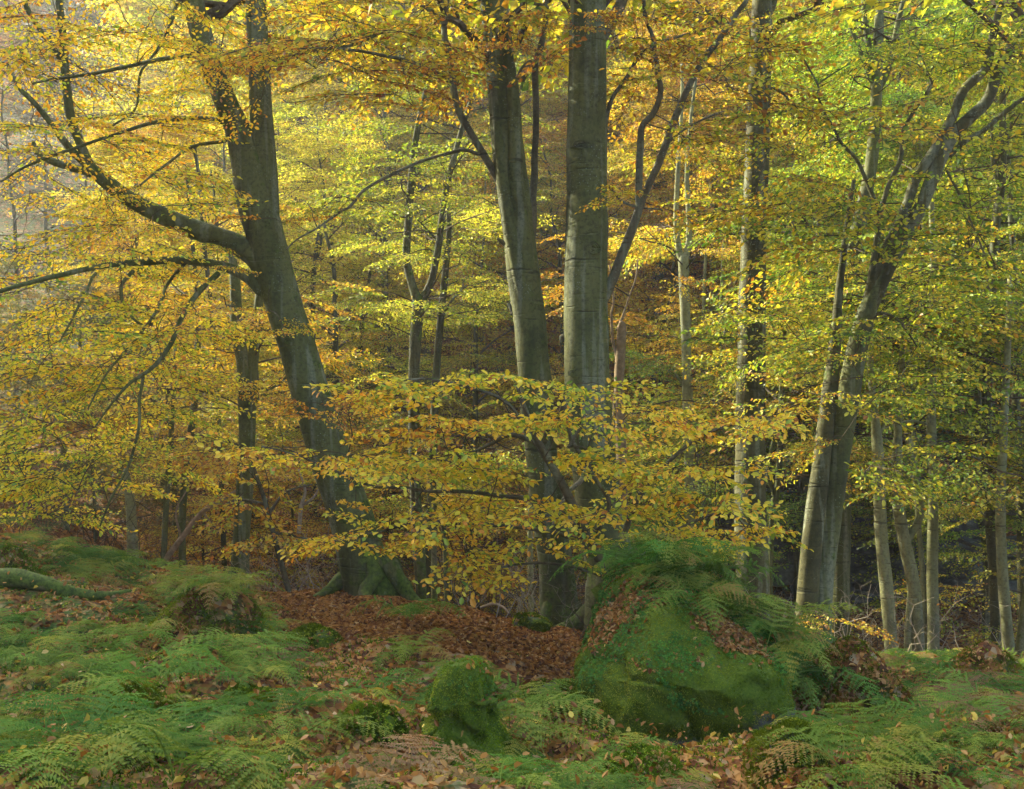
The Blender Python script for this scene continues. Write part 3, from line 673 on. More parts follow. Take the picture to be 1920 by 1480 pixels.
traced('beech_tree', 'twin-stemmed beech leaning right, one stem pale and one greenish, joined at the foot', 12.8,
  [(1528, 1235, 66), (1530, 1160, 60), (1540, 1080, 48), (1552, 1000, 44), (1566, 900, 43), (1582, 800, 42), (1600, 690, 40), (1618, 610, 36), (1634, 560, 30), (1652, 515, 22), (1668, 490, 14)],
  [[(1512, 1235, 46, 12.7), (1512, 1150, 42, 12.6), (1517, 1080, 40, 12.6), (1524, 1000, 38, 12.6), (1536, 900, 36, 12.7), (1549, 790, 32, 12.8), (1560, 700, 28, 13), (1566, 640, 22, 13.1), (1572, 560, 16, 13.2), (1586, 450, 12, 13.3), (1600, 340, 8, 13.4)],
   [(1626, 590, 26), (1668, 497, 27), (1698, 440, 27), (1729, 382, 26), (1748, 335, 26), (1766, 294, 25), (1787, 253, 24), (1822, 218, 23), (1851, 189, 22), (1871, 135, 21), (1895, 92, 19), (1919, 51, 17), (1950, -20, 14), (2010, -200, 8)],
   [(1618, 600, 22), (1640, 520, 22), (1652, 490, 22), (1680, 430, 21), (1699, 388, 20), (1716, 338, 20), (1735, 308, 20), (1753, 280, 19), (1787, 216, 18), (1807, 169, 17), (1848, 128, 16), (1861, 74, 15), (1875, 10, 13), (1890, -70, 9)],
   [(1624, 590, 14), (1632, 545, 14), (1640, 480, 13), (1646, 430, 12), (1650, 400, 11)],
   [(1650, 402, 9), (1636, 360, 8), (1608, 305, 7), (1580, 270, 6), (1562, 230, 5), (1536, 185, 5), (1532, 155, 4), (1500, 100, 3)],
   [(1650, 402, 10), (1668, 345, 9), (1688, 298, 9), (1692, 250, 8), (1712, 210, 7), (1728, 188, 6), (1746, 155, 5), (1720, 122, 3)],
   [(1534, 158, 4), (1560, 140, 3), (1590, 122, 2)],
   [(1780, 292, 12), (1810, 265, 10), (1845, 245, 9), (1880, 215, 9), (1920, 185, 7), (1970, 160, 5)],
   [(1855, 130, 7), (1850, 100, 6), (1820, 75, 4)],
   [(1626, 600, 10), (1650, 588, 7), (1680, 600, 5), (1720, 650, 3)],
   [(1775, 320, 5), (1800, 375, 5), (1830, 440, 4), (1856, 500, 4)]],
  [(1620, 600, 90, 40, 10, dict(s=.8, b=.4)), (1600, 660, 90, 50, 12, dict(s=.8, b=.42)), (1500, 620, 70, 40, 7, dict(b=.4)), (1700, 560, 100, 60, 10, dict(b=.4)), (1560, 470, 90, 60, 9, dict(b=.5)), (1500, 330, 80, 70, 8, dict(b=.55)),
   (1600, 350, 90, 60, 8, dict(b=.55)), (1720, 470, 90, 50, 6, dict(b=.45)), (1600, 200, 110, 70, 10, dict(b=.55)), (1720, 120, 110, 80, 12, dict(b=.45)), (1830, 60, 100, 60, 10, dict(b=.4)), (1830, 330, 90, 70, 9, dict(b=.42)),
   (1860, 450, 70, 70, 8, dict(b=.4)), (1560, 735, 90, 30, 7, dict(b=.5)), (1700, 700, 100, 40, 9, dict(b=.4)), (1540, 830, 70, 20, 3, dict(s=.7, b=.6)), (1560, 1160, 60, 18, 4, dict(s=.55, b=.75, d=(11.6, 12.2))), (1680, 880, 90, 50, 7, dict(b=.42))],
  bark='beech', limb_bark='beech_dark', leaf='gold', flare=.15, roots=6, top=8, top_from=2, sides=24, k=5)

def scar(tree_label, px, py, d, r, w=1.0):
    e = [o for o in COL.objects if o.get('label', '').startswith(tree_label)][0]
    c = P(px, py, d); o0 = np.array(e.location); b = Buf()
    for rr_, th_ in ((r, r * .20), (r * .68, r * .17), (r * .36, r * .2)):
        a = np.linspace(0, 2 * np.pi, 25); q = np.stack([c[0] + rr_ * w * np.cos(a), c[1] + .02 * np.cos(a) ** 2 + 0 * a, c[2] + rr_ * .85 * np.sin(a)], -1)
        q += fbm(q * 6 + px, 1.5, 2)[:, None] * r * .12; q[-1] = q[0]
        tube(b, q, np.full(25, th_), 6, cap=False, rough=.25)
    part('branch_scar', b.mesh('branch_scar', [M['beech']], origin=o0), e)
scar('stoutest', 1113, 465, 12.6 - .222, .075); scar('stoutest', 1090, 270, 12.6 - .215, .05, 1.6); scar('stoutest', 1075, 700, 12.6 - .21, .04, 1.5)
scar('middle beech', 995, 576, 13.2 - .182, .055); scar('thick leaning', 545, 640, 13.6 - .22, .05, 1.5); scar('thick leaning', 500, 420, 13.6 - .22, .04)
scar('straight dark', 1412, 520, 14.6 - .165, .045, 1.4); scar('straight dark', 1404, 900, 14.6 - .185, .04, 1.4)

# --- slimmer trees behind them
mid_specs = [
 ('slim beech forking into a tall V between the leaning beech and the middle beech', 20, [(790, 1120, 24), (782, 1000, 26), (777, 850, 26), (776, 700, 26), (782, 600, 28), (787, 560, 30)],
  [[(785, 570, 22), (772, 530, 20), (762, 480, 19), (766, 410, 18), (772, 330, 17), (782, 250, 15), (795, 190, 14), (808, 130, 12), (822, 60, 9), (835, -40, 7)],
   [(790, 565, 20), (808, 530, 17), (820, 470, 16), (830, 400, 15), (842, 330, 14), (862, 260, 12), (880, 200, 10), (905, 150, 8), (925, 110, 6)]], 'stem_dark', 'lime', 22),
 ('mossy thin-stemmed tree just right of the slim V-forked beech', 21, [(800, 1125, 20), (806, 1000, 20), (812, 850, 19), (818, 700, 18), (826, 600, 17), (836, 500, 15), (842, 420, 12), (836, 365, 9)],
  [[(826, 600, 7), (850, 560, 6), (880, 530, 4)], [(838, 480, 6), (810, 440, 5), (780, 410, 3)]], 'stem_dark', 'yellow', 12),
 ('green-mossed forked beech left of the leaning beech, standing clear of the bank', 17.5, [(450, 1085, 36), (452, 1020, 33), (458, 930, 32), (463, 820, 32), (462, 740, 34), (456, 680, 26), (445, 620, 24), (442, 560, 22), (438, 500, 17), (425, 440, 11)],
  [[(466, 760, 24), (472, 700, 22), (478, 640, 21), (484, 580, 18), (490, 520, 14)], [(442, 640, 8), (455, 615, 6), (470, 600, 4)], [(470, 760, 7), (500, 735, 6), (530, 715, 4)]], 'beech', 'amber', 16),
 ('crooked grey slender trunk left of the mossy forked beech', 20, [(342, 1060, 17), (341, 990, 17), (345, 920, 17), (352, 850, 17), (362, 780, 16), (368, 720, 15), (371, 650, 13), (370, 560, 11), (360, 450, 9), (350, 330, 6)],
  [[(368, 700, 5), (400, 670, 4), (440, 640, 3)], [(370, 600, 5), (350, 560, 4), (320, 530, 3)]], 'beech', 'amber', 9),
 ('very thin pale sapling stem beside the crooked grey trunk', 19, [(306, 1070, 11), (310, 980, 11), (316, 880, 10), (322, 800, 9), (326, 720, 8), (330, 640, 6)],
  [[(322, 800, 4), (300, 770, 3), (285, 750, 2)]], 'beech', 'gold', 6),
 ('pale yellowish broken trunk rising out of the hanging leaves at lower left', 19, [(250, 1060, 22), (248, 1000, 20), (244, 940, 18), (238, 900, 15), (236, 880, 10)], [], 'beech_pale', 'gold', 0),
 ('pinkish grey trunk half hidden at far left among ferns', 23, [(124, 985, 16), (123, 930, 15), (120, 860, 14), (116, 760, 12), (118, 640, 10)], [[(118, 800, 5), (90, 770, 3)]], 'beech_pale', 'amber', 6),
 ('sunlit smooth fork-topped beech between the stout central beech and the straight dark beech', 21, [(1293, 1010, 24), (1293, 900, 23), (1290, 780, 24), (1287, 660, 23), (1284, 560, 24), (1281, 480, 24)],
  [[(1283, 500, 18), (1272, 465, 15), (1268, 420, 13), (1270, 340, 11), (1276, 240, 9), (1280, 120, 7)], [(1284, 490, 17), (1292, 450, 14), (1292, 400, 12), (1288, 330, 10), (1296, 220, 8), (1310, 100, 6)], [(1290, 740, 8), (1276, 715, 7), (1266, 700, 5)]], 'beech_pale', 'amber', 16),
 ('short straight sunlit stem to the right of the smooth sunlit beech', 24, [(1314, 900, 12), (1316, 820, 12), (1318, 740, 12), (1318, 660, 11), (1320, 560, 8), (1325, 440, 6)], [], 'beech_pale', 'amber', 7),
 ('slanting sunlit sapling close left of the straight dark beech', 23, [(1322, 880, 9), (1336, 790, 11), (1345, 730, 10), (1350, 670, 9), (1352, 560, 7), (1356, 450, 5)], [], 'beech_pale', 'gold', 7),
 ('curving sapling close right of the foot of the straight dark beech', 17, [(1447, 975, 10), (1456, 930, 11), (1462, 860, 11), (1464, 790, 10), (1466, 700, 9), (1474, 600, 6)], [[(1450, 930, 6), (1438, 890, 6), (1446, 840, 5), (1455, 800, 4)]], 'beech', 'gold', 6),
 ('dark trunk rising close behind the twin-stemmed leaning beech', 17, [(1575, 1180, 36), (1578, 900, 36), (1580, 640, 34), (1590, 540, 33), (1600, 470, 32), (1612, 415, 28), (1630, 330, 24), (1640, 240, 22), (1645, 120, 20), (1650, 0, 16)],
  [[(1640, 180, 14), (1665, 130, 12), (1680, 60, 11), (1700, -20, 9)], [(1640, 150, 14), (1628, 80, 12), (1618, 0, 10)], [(1636, 160, 9), (1600, 60, 8), (1570, 10, 6)]], 'beech', 'lime', 22),
 ('slender beech leaning left in the right-hand cluster, its foot nearest the twin-stemmed beech', 15.5, [(1674, 1268, 26), (1670, 1200, 25), (1662, 1100, 25), (1652, 1000, 24), (1648, 900, 23), (1644, 820, 20), (1638, 760, 14), (1632, 680, 12), (1634, 600, 10), (1640, 500, 8)],
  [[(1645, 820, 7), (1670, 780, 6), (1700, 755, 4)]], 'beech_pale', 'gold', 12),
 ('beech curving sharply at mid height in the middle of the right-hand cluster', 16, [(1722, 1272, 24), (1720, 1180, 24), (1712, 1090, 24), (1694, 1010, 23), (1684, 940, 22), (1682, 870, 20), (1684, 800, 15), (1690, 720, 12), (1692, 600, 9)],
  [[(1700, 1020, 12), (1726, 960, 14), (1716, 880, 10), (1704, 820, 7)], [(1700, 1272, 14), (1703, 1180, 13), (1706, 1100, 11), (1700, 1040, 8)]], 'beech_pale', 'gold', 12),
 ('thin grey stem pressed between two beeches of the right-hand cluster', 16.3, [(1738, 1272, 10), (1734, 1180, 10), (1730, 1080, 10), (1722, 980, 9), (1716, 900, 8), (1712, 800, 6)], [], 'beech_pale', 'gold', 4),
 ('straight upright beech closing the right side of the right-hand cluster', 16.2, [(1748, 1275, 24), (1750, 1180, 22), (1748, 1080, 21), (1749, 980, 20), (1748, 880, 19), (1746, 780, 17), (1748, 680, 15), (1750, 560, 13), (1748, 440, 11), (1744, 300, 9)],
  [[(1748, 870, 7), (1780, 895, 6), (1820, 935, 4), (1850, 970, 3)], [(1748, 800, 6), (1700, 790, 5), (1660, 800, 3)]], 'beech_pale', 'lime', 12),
 ('dark ivy-green tall trunk near the right edge, lit on its left side', 16, [(1868, 1240, 20), (1866, 1100, 21), (1856, 960, 20), (1850, 820, 18), (1852, 700, 18), (1858, 560, 18), (1866, 440, 17), (1878, 330, 15), (1880, 200, 12), (1876, 60, 9)],
  [[(1876, 360, 8), (1862, 300, 7), (1860, 220, 5)]], 'beech_dark', 'lime', 14),
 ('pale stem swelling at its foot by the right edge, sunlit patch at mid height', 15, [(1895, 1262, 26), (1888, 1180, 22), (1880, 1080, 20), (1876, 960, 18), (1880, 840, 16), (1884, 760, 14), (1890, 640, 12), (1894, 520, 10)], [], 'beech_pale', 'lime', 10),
 ('rightmost trunk leaning out of the frame at its foot', 14.6, [(1908, 1285, 30), (1922, 1180, 26), (1936, 1060, 24), (1944, 900, 20)], [], 'beech', 'gold', 6),
 ('dark upright trunk at the right edge behind the pale stem', 17, [(1915, 1100, 14), (1912, 900, 15), (1905, 760, 15), (1910, 620, 14), (1902, 500, 13), (1894, 380, 11), (1886, 240, 9)], [[(1905, 700, 6), (1880, 660, 4)]], 'beech_dark', 'lime', 10),
 ('broken-topped dead trunk with a pale lit edge beside the stout central beech', 16, [(1166, 900, 20), (1163, 800, 20), (1161, 720, 19), (1164, 660, 18), (1166, 615, 16), (1165, 604, 10)], [[(1152, 780, 7), (1156, 700, 7), (1148, 640, 6), (1146, 590, 5), (1152, 560, 4), (1140, 500, 3)], [(1156, 620, 5), (1170, 585, 4), (1190, 530, 3), (1194, 490, 3)]], 'deadwood', 'amber', 2),
 ('slim stem close behind the right side of the leaning beech foot', 16, [(792, 1140, 16), (790, 1060, 18), (789, 1000, 15), (786, 960, 12), (780, 900, 8)], [], 'mossy_bark', 'gold', 2),
 ('first of the thin mossy stems behind the bank crest', 17.5, [(815, 1140, 12), (814, 1060, 11), (812, 980, 10), (808, 900, 8)], [], 'mossy_bark', 'gold', 2),
 ('thin grey pole stem right of the mossy stems on the bank crest', 18, [(838, 1140, 9), (836, 1060, 9), (832, 980, 8), (830, 880, 6)], [], 'beech', 'gold', 2),
 ('pale narrow stem in the gap left of the middle beech foot', 17, [(996, 1150, 11), (995, 1080, 11), (994, 1000, 10), (996, 920, 9), (1000, 840, 6)], [], 'beech_pale', 'gold', 2),
 ('grey curving stem in the leaf gap beyond the leaning beech crown', 30, [(668, 900, 12), (672, 700, 14), (680, 600, 13), (686, 560, 10), (696, 500, 7)], [[(676, 640, 6), (660, 580, 5), (640, 500, 4)]], 'stem_dark', 'yellow', 6),
 ('slanting dark stem right of the grey curving stem', 32, [(720, 900, 11), (728, 700, 10), (732, 610, 9), (742, 560, 6)], [], 'stem_dark', 'amber', 5),
 ('far upright stem just right of the leaning beech, lit behind by bright leaves', 28, [(590, 900, 10), (588, 700, 12), (586, 560, 12), (592, 480, 10), (602, 410, 7)], [[(590, 500, 6), (600, 460, 6), (606, 420, 4)]], 'stem_dark', 'yellow', 6),
 ('thin twisting stem in front of the bright canopy left of the leaning beech', 22, [(420, 1040, 12), (410, 800, 12), (400, 640, 12), (392, 540, 11), (380, 430, 9), (374, 340, 8), (362, 260, 6)], [[(380, 430, 6), (402, 380, 6), (396, 320, 4)]], 'stem_dark', 'yellow', 8),
]
for i, (lab, d, tr, lm, bk, lf, na) in enumerate(mid_specs):
    if d >= 20: tr = [(q[0], q[1], q[2] * .82) for q in tr]; lm = [[(q[0], q[1], q[2] * .82) for q in l_] for l_ in lm]
    if bk == 'deadwood': nme = 'dead_tree'
    elif 'sapling' in lab: nme = 'sapling'
    else: nme = 'beech_tree' if 'beech' in lab else 'slender_tree'
    traced(nme, lab, d, tr, lm, bark=bk, leaf=lf, auto=na * 2, auto_from=4.4 if (d < 17 and 'cluster' in lab) else 2.2, auto_len=1.6, auto_scale=.95, auto_lib=SPRAYS_BIG if d > 22 else None,
           auto_base=.5, sides=14, flare=.12 if d < 18 else 0, k=40 + i, lod=6 if d < 18 else 4, lib=SPRAYS)

# --- young beech in the middle foreground whose layered branches cross the big trunks
yb = [(900, 712, 170, 20, 9, dict(b=.48)), (1050, 730, 120, 26, 8, dict(b=.4)), (770, 730, 100, 30, 6, dict(b=.5)), (690, 742, 60, 20, 3, dict(b=.5)), (870, 800, 70, 45, 10, dict(b=.62)), (1000, 790, 110, 25, 8, dict(b=.5)),
      (1180, 780, 110, 20, 6, dict(b=.52)), (560, 842, 90, 14, 5, dict(b=.58)), (660, 862, 110, 20, 9, dict(b=.55)), (820, 880, 150, 28, 15, dict(b=.46)), (1000, 860, 150, 26, 13, dict(b=.42)),
      (1180, 880, 130, 28, 12, dict(b=.44)), (1290, 800, 110, 22, 8, dict(b=.6)), (1430, 778, 80, 12, 5, dict(b=.62)), (780, 960, 150, 35, 14, dict(b=.55)), (930, 960, 110, 40, 12, dict(b=.52)),
      (690, 1010, 120, 24, 9, dict(b=.6)), (850, 1030, 110, 24, 8, dict(b=.55)), (960, 1070, 60, 20, 4, dict(b=.5)), (1050, 1010, 70, 40, 5, dict(b=.45)),
      (1200, 960, 80, 30, 6, dict(b=.45)), (1330, 950, 80, 34, 10, dict(b=.48)), (1290, 1000, 100, 30, 9, dict(b=.52)), (1385, 1000, 50, 45, 7, dict(b=.5)), (1330, 870, 80, 24, 6, dict(b=.5)), (1100, 800, 60, 30, 4, dict(b=.35))]
yb = [(a, b, c * 1.1, dd * .62, int(n * .9 + 1), dict(o, b=o['b'] + .04, d=(9.6, 10.7), p=-.03, v=.2)) for a, b, c, dd, n, o in yb]
traced('young_beech', 'young beech with wide level layers of golden leaves spreading across the big trunks', 10.4,
  [(1160, 1150, 24), (1128, 1060, 20), (1090, 980, 18), (1050, 900, 16), (1010, 830, 13), (985, 770, 10), (970, 725, 7)],
  [[(1130, 1060, 12), (1062, 960, 10), (985, 935, 9), (900, 925, 8), (800, 920, 6), (700, 905, 5), (600, 870, 4), (490, 838, 3)],
   [(1010, 835, 10), (960, 815, 9), (925, 830, 7), (885, 850, 6), (820, 870, 4)],
   [(1140, 1080, 12), (1090, 1010, 9), (1000, 990, 8), (880, 985, 7), (760, 985, 5), (650, 1010, 4), (570, 1010, 3)],
   [(1150, 1100, 13), (1170, 1000, 11), (1200, 930, 10), (1240, 880, 8), (1300, 830, 7), (1370, 800, 5), (1470, 775, 3)],
   [(1110, 1010, 9), (1145, 940, 9), (1110, 880, 8), (1075, 830, 8), (1060, 780, 6), (1050, 730, 4)],
   [(1155, 1100, 11), (1220, 1030, 9), (1290, 985, 7), (1360, 965, 5), (1440, 985, 3)],
   [(1000, 820, 8), (950, 760, 7), (880, 730, 6), (800, 715, 5), (720, 715, 3)],
   [(1145, 1090, 8), (1080, 1060, 6), (1000, 1050, 5), (930, 1065, 3)],
   [(1065, 840, 7), (1100, 790, 6), (1145, 795, 5), (1200, 795, 3)]],
  yb, bark='limb', leaf='sapling', lib=SPRAYS_BIG, scale=.53, sides=12, k=30)
# amber low branch tree between the mossy forked beech and the leaning beech
traced('young_beech', 'small amber-leaved young beech beneath the left side of the leaning beech', 14.5,
  [(545, 1120, 12), (520, 1030, 10), (500, 950, 9), (480, 890, 7), (470, 850, 4)], [[(505, 960, 6), (540, 920, 5), (590, 905, 3)], [(500, 950, 6), (450, 940, 5), (410, 950, 3)], [(515, 1000, 6), (560, 1010, 4), (610, 1015, 3)]],
  [(470, 900, 60, 30, 8, dict(b=.7)), (450, 960, 50, 24, 6, dict(b=.72)), (520, 1005, 50, 16, 3, dict(b=.65)), (430, 850, 60, 16, 4, dict(b=.7)), (500, 1030, 40, 16, 3, dict(b=.6))],
  bark='limb', leaf='gold', lib=SPRAYS_BIG, scale=.62, sides=8, k=31)

# ------------------------------------------------------------------ the wood beyond, tree by tree
g = np.random.default_rng(5)
rows = [   # px, distance, prototype, leaf, scale, bark
 (560, 24, 'low_a', 'amber', .9, 0), (900, 23, 'low_b', 'amber', 1.0, 0), (640, 27, 'mid_c', 'yellow', .9, 0), (720, 31, 'mid_a', 'yellow', .95, 0), (880, 27, 'mid_c', 'gold', .85, 0),
 (960, 33, 'mid_a', 'yellow', .95, 0), (1060, 30, 'mid_c', 'amber', .95, 0), (1200, 27, 'mid_d', 'amber', .9, 0), (1180, 34, 'mid_b', 'gold', .9, 0), (1340, 29, 'mid_a', 'amber', .9, 1),
 (1330, 22, 'low_a', 'lime', 1.0, 0), (1250, 21, 'low_b', 'lime', .9, 0), (1480, 26, 'mid_a', 'amber', .95, 1), (1500, 22, 'mid_c', 'lime', .8, 0), (1600, 25, 'mid_b', 'gold', .85, 0), (1700, 22, 'mid_d', 'lime', .85, 1),
 (1790, 24, 'mid_a', 'gold', .9, 0), (1850, 20, 'mid_c', 'lime', .8, 0), (1960, 22, 'mid_b', 'gold', .9, 0), (1930, 17, 'low_a', 'gold', .7, 0),
 (1700, 29, 'mid_b', 'gold', 1.0, 0), (1860, 30, 'mid_a', 'gold', 1.0, 0), (1420, 35, 'mid_b', 'amber', 1.0, 0), (1560, 33, 'mid_a', 'gold', 1.05, 0), (2040, 27, 'mid_a', 'lime', 1.0, 0),
 (480, 29, 'mid_c', 'yellow', .9, 0), (540, 35, 'mid_b', 'yellow', 1.0, 0), (400, 33, 'mid_c', 'yellow', .95, 0), (620, 38, 'mid_a', 'yellow', 1.1, 0), (800, 38, 'mid_b', 'yellow', 1.05, 0),
 (330, 27, 'mid_d', 'amber', .7, 0), (260, 35, 'low_a', 'dull', 1.3, 0), (120, 29, 'low_a', 'dull', 1.1, 0), (40, 25, 'low_b', 'dull', 1.3, 0), (380, 24, 'low_b', 'amber', .9, 0),
 (700, 23, 'low_b', 'amber', .9, 0), (1010, 22, 'low_b', 'amber', .8, 0), (1120, 24, 'low_a', 'gold', .85, 0), (860, 31, 'low_a', 'yellow', 1.2, 0), (740, 27, 'low_a', 'gold', 1.0, 0), (1420, 24, 'low_a', 'amber', 1.0, 0),
 (180, 23, 'low_b', 'dull', 1.0, 0), (450, 22, 'low_b', 'amber', .8, 0), (1000, 27, 'low_a', 'amber', 1.0, 0), (1260, 32, 'low_a', 'russet', 1.4, 0), (1560, 27, 'low_a', 'russet', 1.2, 0), (1230, 40, 'mid_b', 'amber', 1.1, 0), (1330, 43, 'mid_a', 'yellow', 1.15, 0), (1120, 38, 'mid_a', 'amber', 1.0, 0), (930, 42, 'mid_b', 'yellow', 1.1, 0), (700, 44, 'mid_b', 'yellow', 1.15, 0), (1720, 26, 'low_a', 'dull', 1.0, 0), (1880, 25, 'low_a', 'dull', 1.0, 0),
 (30, 34, 'bare_a', 'dull', .9, 0), (150, 40, 'bare_a', 'amber', .9, 0), (230, 31, 'bare_a', 'amber', .8, 0), (90, 48, 'bare_a', 'dull', 1.0, 0), (300, 44, 'bare_a', 'amber', 1.0, 0), (-40, 42, 'bare_a', 'dull', 1.0, 0)]
ZN = lambda px: 'at the far left of the wood' if px < 250 else 'behind the left limbs of the leaning beech' if px < 500 else 'behind the leaning beech' if px < 760 else 'behind the V-forked slim beech' if px < 940 else 'behind the two central beeches' if px < 1200 else 'behind the straight dark beech' if px < 1460 else 'behind the twin-stemmed beech' if px < 1680 else 'behind the right-hand cluster'
for px, d, pr, lf, sc, bk in rows:
    size = {'low': 'low bushy', 'mid': 'tall', 'bar': 'nearly bare, mist-greyed'}[pr[:3]]
    dist = 'nearer' if d < 26 else 'mid-distance'
    lab = f'{size} {NAMES[lf]} {dist} tree {ZN(px)}'
    grp = f'{size} {NAMES[lf]} {dist} trees {ZN(px)}'
    place_tree(pr, U(px, d), d, lf, sc, lab, grp, bark='beech_pale' if bk else 'beech_dark', name='bare_tree' if pr[0] == 'b' else 'young_tree' if pr[0] == 'l' else 'beech_tree', g=g)
FARZ = lambda px: 'above the hazy left slope' if px < 300 else 'up the slope left of centre' if px < 900 else 'up the slope right of centre' if px < 1400 else 'up the right-hand slope'
for d, n in ((45, 12), (54, 13), (66, 14), (82, 14), (102, 13)):
    for k in range(n):
        px = -120 + (k + g.uniform(.1, .9)) / n * 2160
        lf = g.choice(['dull', 'russet'], p=[.55, .45]) if px < 250 else g.choice(['yellow', 'amber', 'gold', 'russet'], p=[.5, .25, .15, .1]) if px < 950 else g.choice(['amber', 'gold', 'yellow', 'dull'], p=[.4, .3, .2, .1]) if px < 1400 else g.choice(['lime', 'gold', 'amber', 'dull'], p=[.4, .3, .2, .1])
        if px < 260 and d < 60: continue
        pr = g.choice(['far_a', 'far_b'])
        dd = d + g.uniform(-4, 4)
        place_tree(pr, U(px, dd), dd, lf, g.uniform(.85, 1.15), f'distant {NAMES[lf]} tree {FARZ(px)}', f'distant {NAMES[lf]} trees {FARZ(px)}', name='beech_tree', g=g)
# a dark green conifer showing in the gap between the two central beeches
cb, tb = Buf(), Buf(); gc = np.random.default_rng(77)
tube(tb, np.array([[0, 0, 0], [0, 0, 7], [.1, 0, 15]]), np.array([.25, .16, .02]), 8)
for k in range(520):
    h = gc.uniform(1.5, 15); a = gc.uniform(0, 6.28); L = (15.5 - h) * .22 * gc.uniform(.4, 1)
    put_spray(cb, np.array([math.cos(a) * L * .5, math.sin(a) * L * .5, h]), a, gc.normal(-.25, .15), 0, .9, 4, base=.25, var=.2, lib=SPRAYS_BIG, g=gc)
M['conifer'] = leaf_mat('conifer_needles', [(0, (.01, .05, .03)), (.6, (.02, .10, .055)), (1, (.05, .15, .06))], .2, (1, 1, 1))
cx = U(1022, 50); cz = Hs(cx, 50)
e = empty('conifer', (cx, 50, cz), 'dark blue-green conifer seen through the gap between the two central beeches', 'tree')
part('trunk', tb.mesh('conifer_trunk', [M['beech_dark']]), e); part('crown', cb.mesh('conifer_crown', [M['twig'], M['conifer']], smooth=False), e)

# ------------------------------------------------------------------ rocks, stump, mounds
def cubesphere(n):
    a = np.linspace(-1, 1, n + 1); a = np.tan(a * np.pi / 4); A, B = np.meshgrid(a, a); one = np.ones_like(A)
    V, Fc, off = [], [], 0
    for ax in range(3):
        for s in (1, -1):
            v = np.zeros(A.shape + (3,)); v[..., ax] = s * one; v[..., (ax + 1) % 3] = A * s; v[..., (ax + 2) % 3] = B
            V.append(v.reshape(-1, 3)); i = np.arange(n)[:, None] * (n + 1); j = np.arange(n)[None]
            Fc.append((np.stack([i + j, i + j + 1, i + n + 2 + j, i + n + 1 + j], -1).reshape(-1, 4)) + off); off += (n + 1) ** 2
    V = np.vstack(V); V /= np.linalg.norm(V, axis=1)[:, None]; Fc = np.vstack(Fc)
    u, inv = np.unique(np.round(V, 5), axis=0, return_inverse=True)
    return u, inv.reshape(-1)[Fc]
def vnormals(v, q):
    n = np.zeros_like(v); fn = np.cross(v[q[:, 2]] - v[q[:, 0]], v[q[:, 3]] - v[q[:, 1]])
    for k in range(4): np.add.at(n, q[:, k], fn)
    return n / (np.linalg.norm(n, axis=1)[:, None] + 1e-12)
def surf_samples(v, q, n, g):
    a = np.linalg.norm(np.cross(v[q[:, 2]] - v[q[:, 0]], v[q[:, 3]] - v[q[:, 1]]), axis=1); f = g.choice(len(q), n, p=a / a.sum())
    s, t = g.random((2, n, 1)); c = v[q[f]]; p = (c[:, 0] * (1 - s) + c[:, 1] * s) * (1 - t) + (c[:, 3] * (1 - s) + c[:, 2] * s) * t
    vn = vnormals(v, q); return p, vn[q[f, 0]]
def fibres(buf, p, nrm, length, g, width=.004, down=.5, rnd=None):
    n = len(p); d = nrm + g.normal(0, .45, (n, 3)) + np.array([0, 0, -down]); d /= np.linalg.norm(d, axis=1)[:, None]
    s = np.cross(d, g.normal(0, 1, (n, 3))); s /= np.linalg.norm(s, axis=1)[:, None]
    L = (length * g.uniform(.4, 1.3, n))[:, None]
    v = np.stack([p - s * width, p + s * width, p + d * L], 1).reshape(-1, 3)
    r = g.random(n) if rnd is None else rnd
    buf.add(v, tris=np.arange(3 * n).reshape(-1, 3), rnd=np.repeat(r, 3))
def flat_leaves(buf, p, nrm, size, g, wob=.5, rnd=None, lod=6, lift=.012):
    """loose leaves lying on a surface"""
    n = len(p); nn = nrm + g.normal(0, wob, (n, 3)); nn /= np.linalg.norm(nn, axis=1)[:, None]
    t = np.cross(nn, g.normal(0, 1, (n, 3))); t /= np.linalg.norm(t, axis=1)[:, None]; b = np.cross(nn, t)
    T = (LEAF6 if lod == 6 else LEAF4).copy(); k = len(T)
    curl = g.uniform(-1.5, 4.5, (n, 1))
    sz = (size * g.uniform(.45, 1.3, n))[:, None, None]
    z = T[None, :, 2] * curl
    v = (p + nn * lift)[:, None] + sz * ((T[None, :, 0:1] - .5) * t[:, None] + T[None, :, 1:2] * b[:, None] * g.uniform(.8, 1.25, (n, 1, 1)) + z[..., None] * nn[:, None])
    q = Q6 if lod == 6 else Q4
    r = g.random(n) if rnd is None else rnd
    buf.add(v.reshape(-1, 3), (np.arange(n)[:, None, None] * k + q[None]).reshape(-1, 4), rnd=np.repeat(r, k))
def clovers(buf, p, nrm, size, g):
    """three round leaflets on each sample"""
    for k in range(3):
        n = len(p); nn = nrm * .8 + np.array([0, -.25, .6]) + g.normal(0, .25, (n, 3)); nn /= np.linalg.norm(nn, axis=1)[:, None]
        ref = np.cross(nn, np.array([.3, .5, .1])); ref /= np.linalg.norm(ref, axis=1)[:, None]; bb = np.cross(nn, ref)
        a = k * 2.094 + g.uniform(0, .3, n)[:, None]; t = ref * np.cos(a) + bb * np.sin(a); b = np.cross(nn, t)
        sz = size * g.uniform(.7, 1.2, (n, 1))
        o = p + nrm * .02
        pts = [o, o + t * sz * .6 - b * sz * .45, o + t * sz - b * sz * .1, o + t * sz + b * sz * .1, o + t * sz * .6 + b * sz * .45]
        v = np.stack(pts, 1).reshape(-1, 3); i = np.arange(n)[:, None] * 5
        buf.add(v, np.concatenate([i + [0, 1, 2, 3]]), np.concatenate([i + [0, 3, 4]]), rnd=np.repeat(g.random(n), 5))
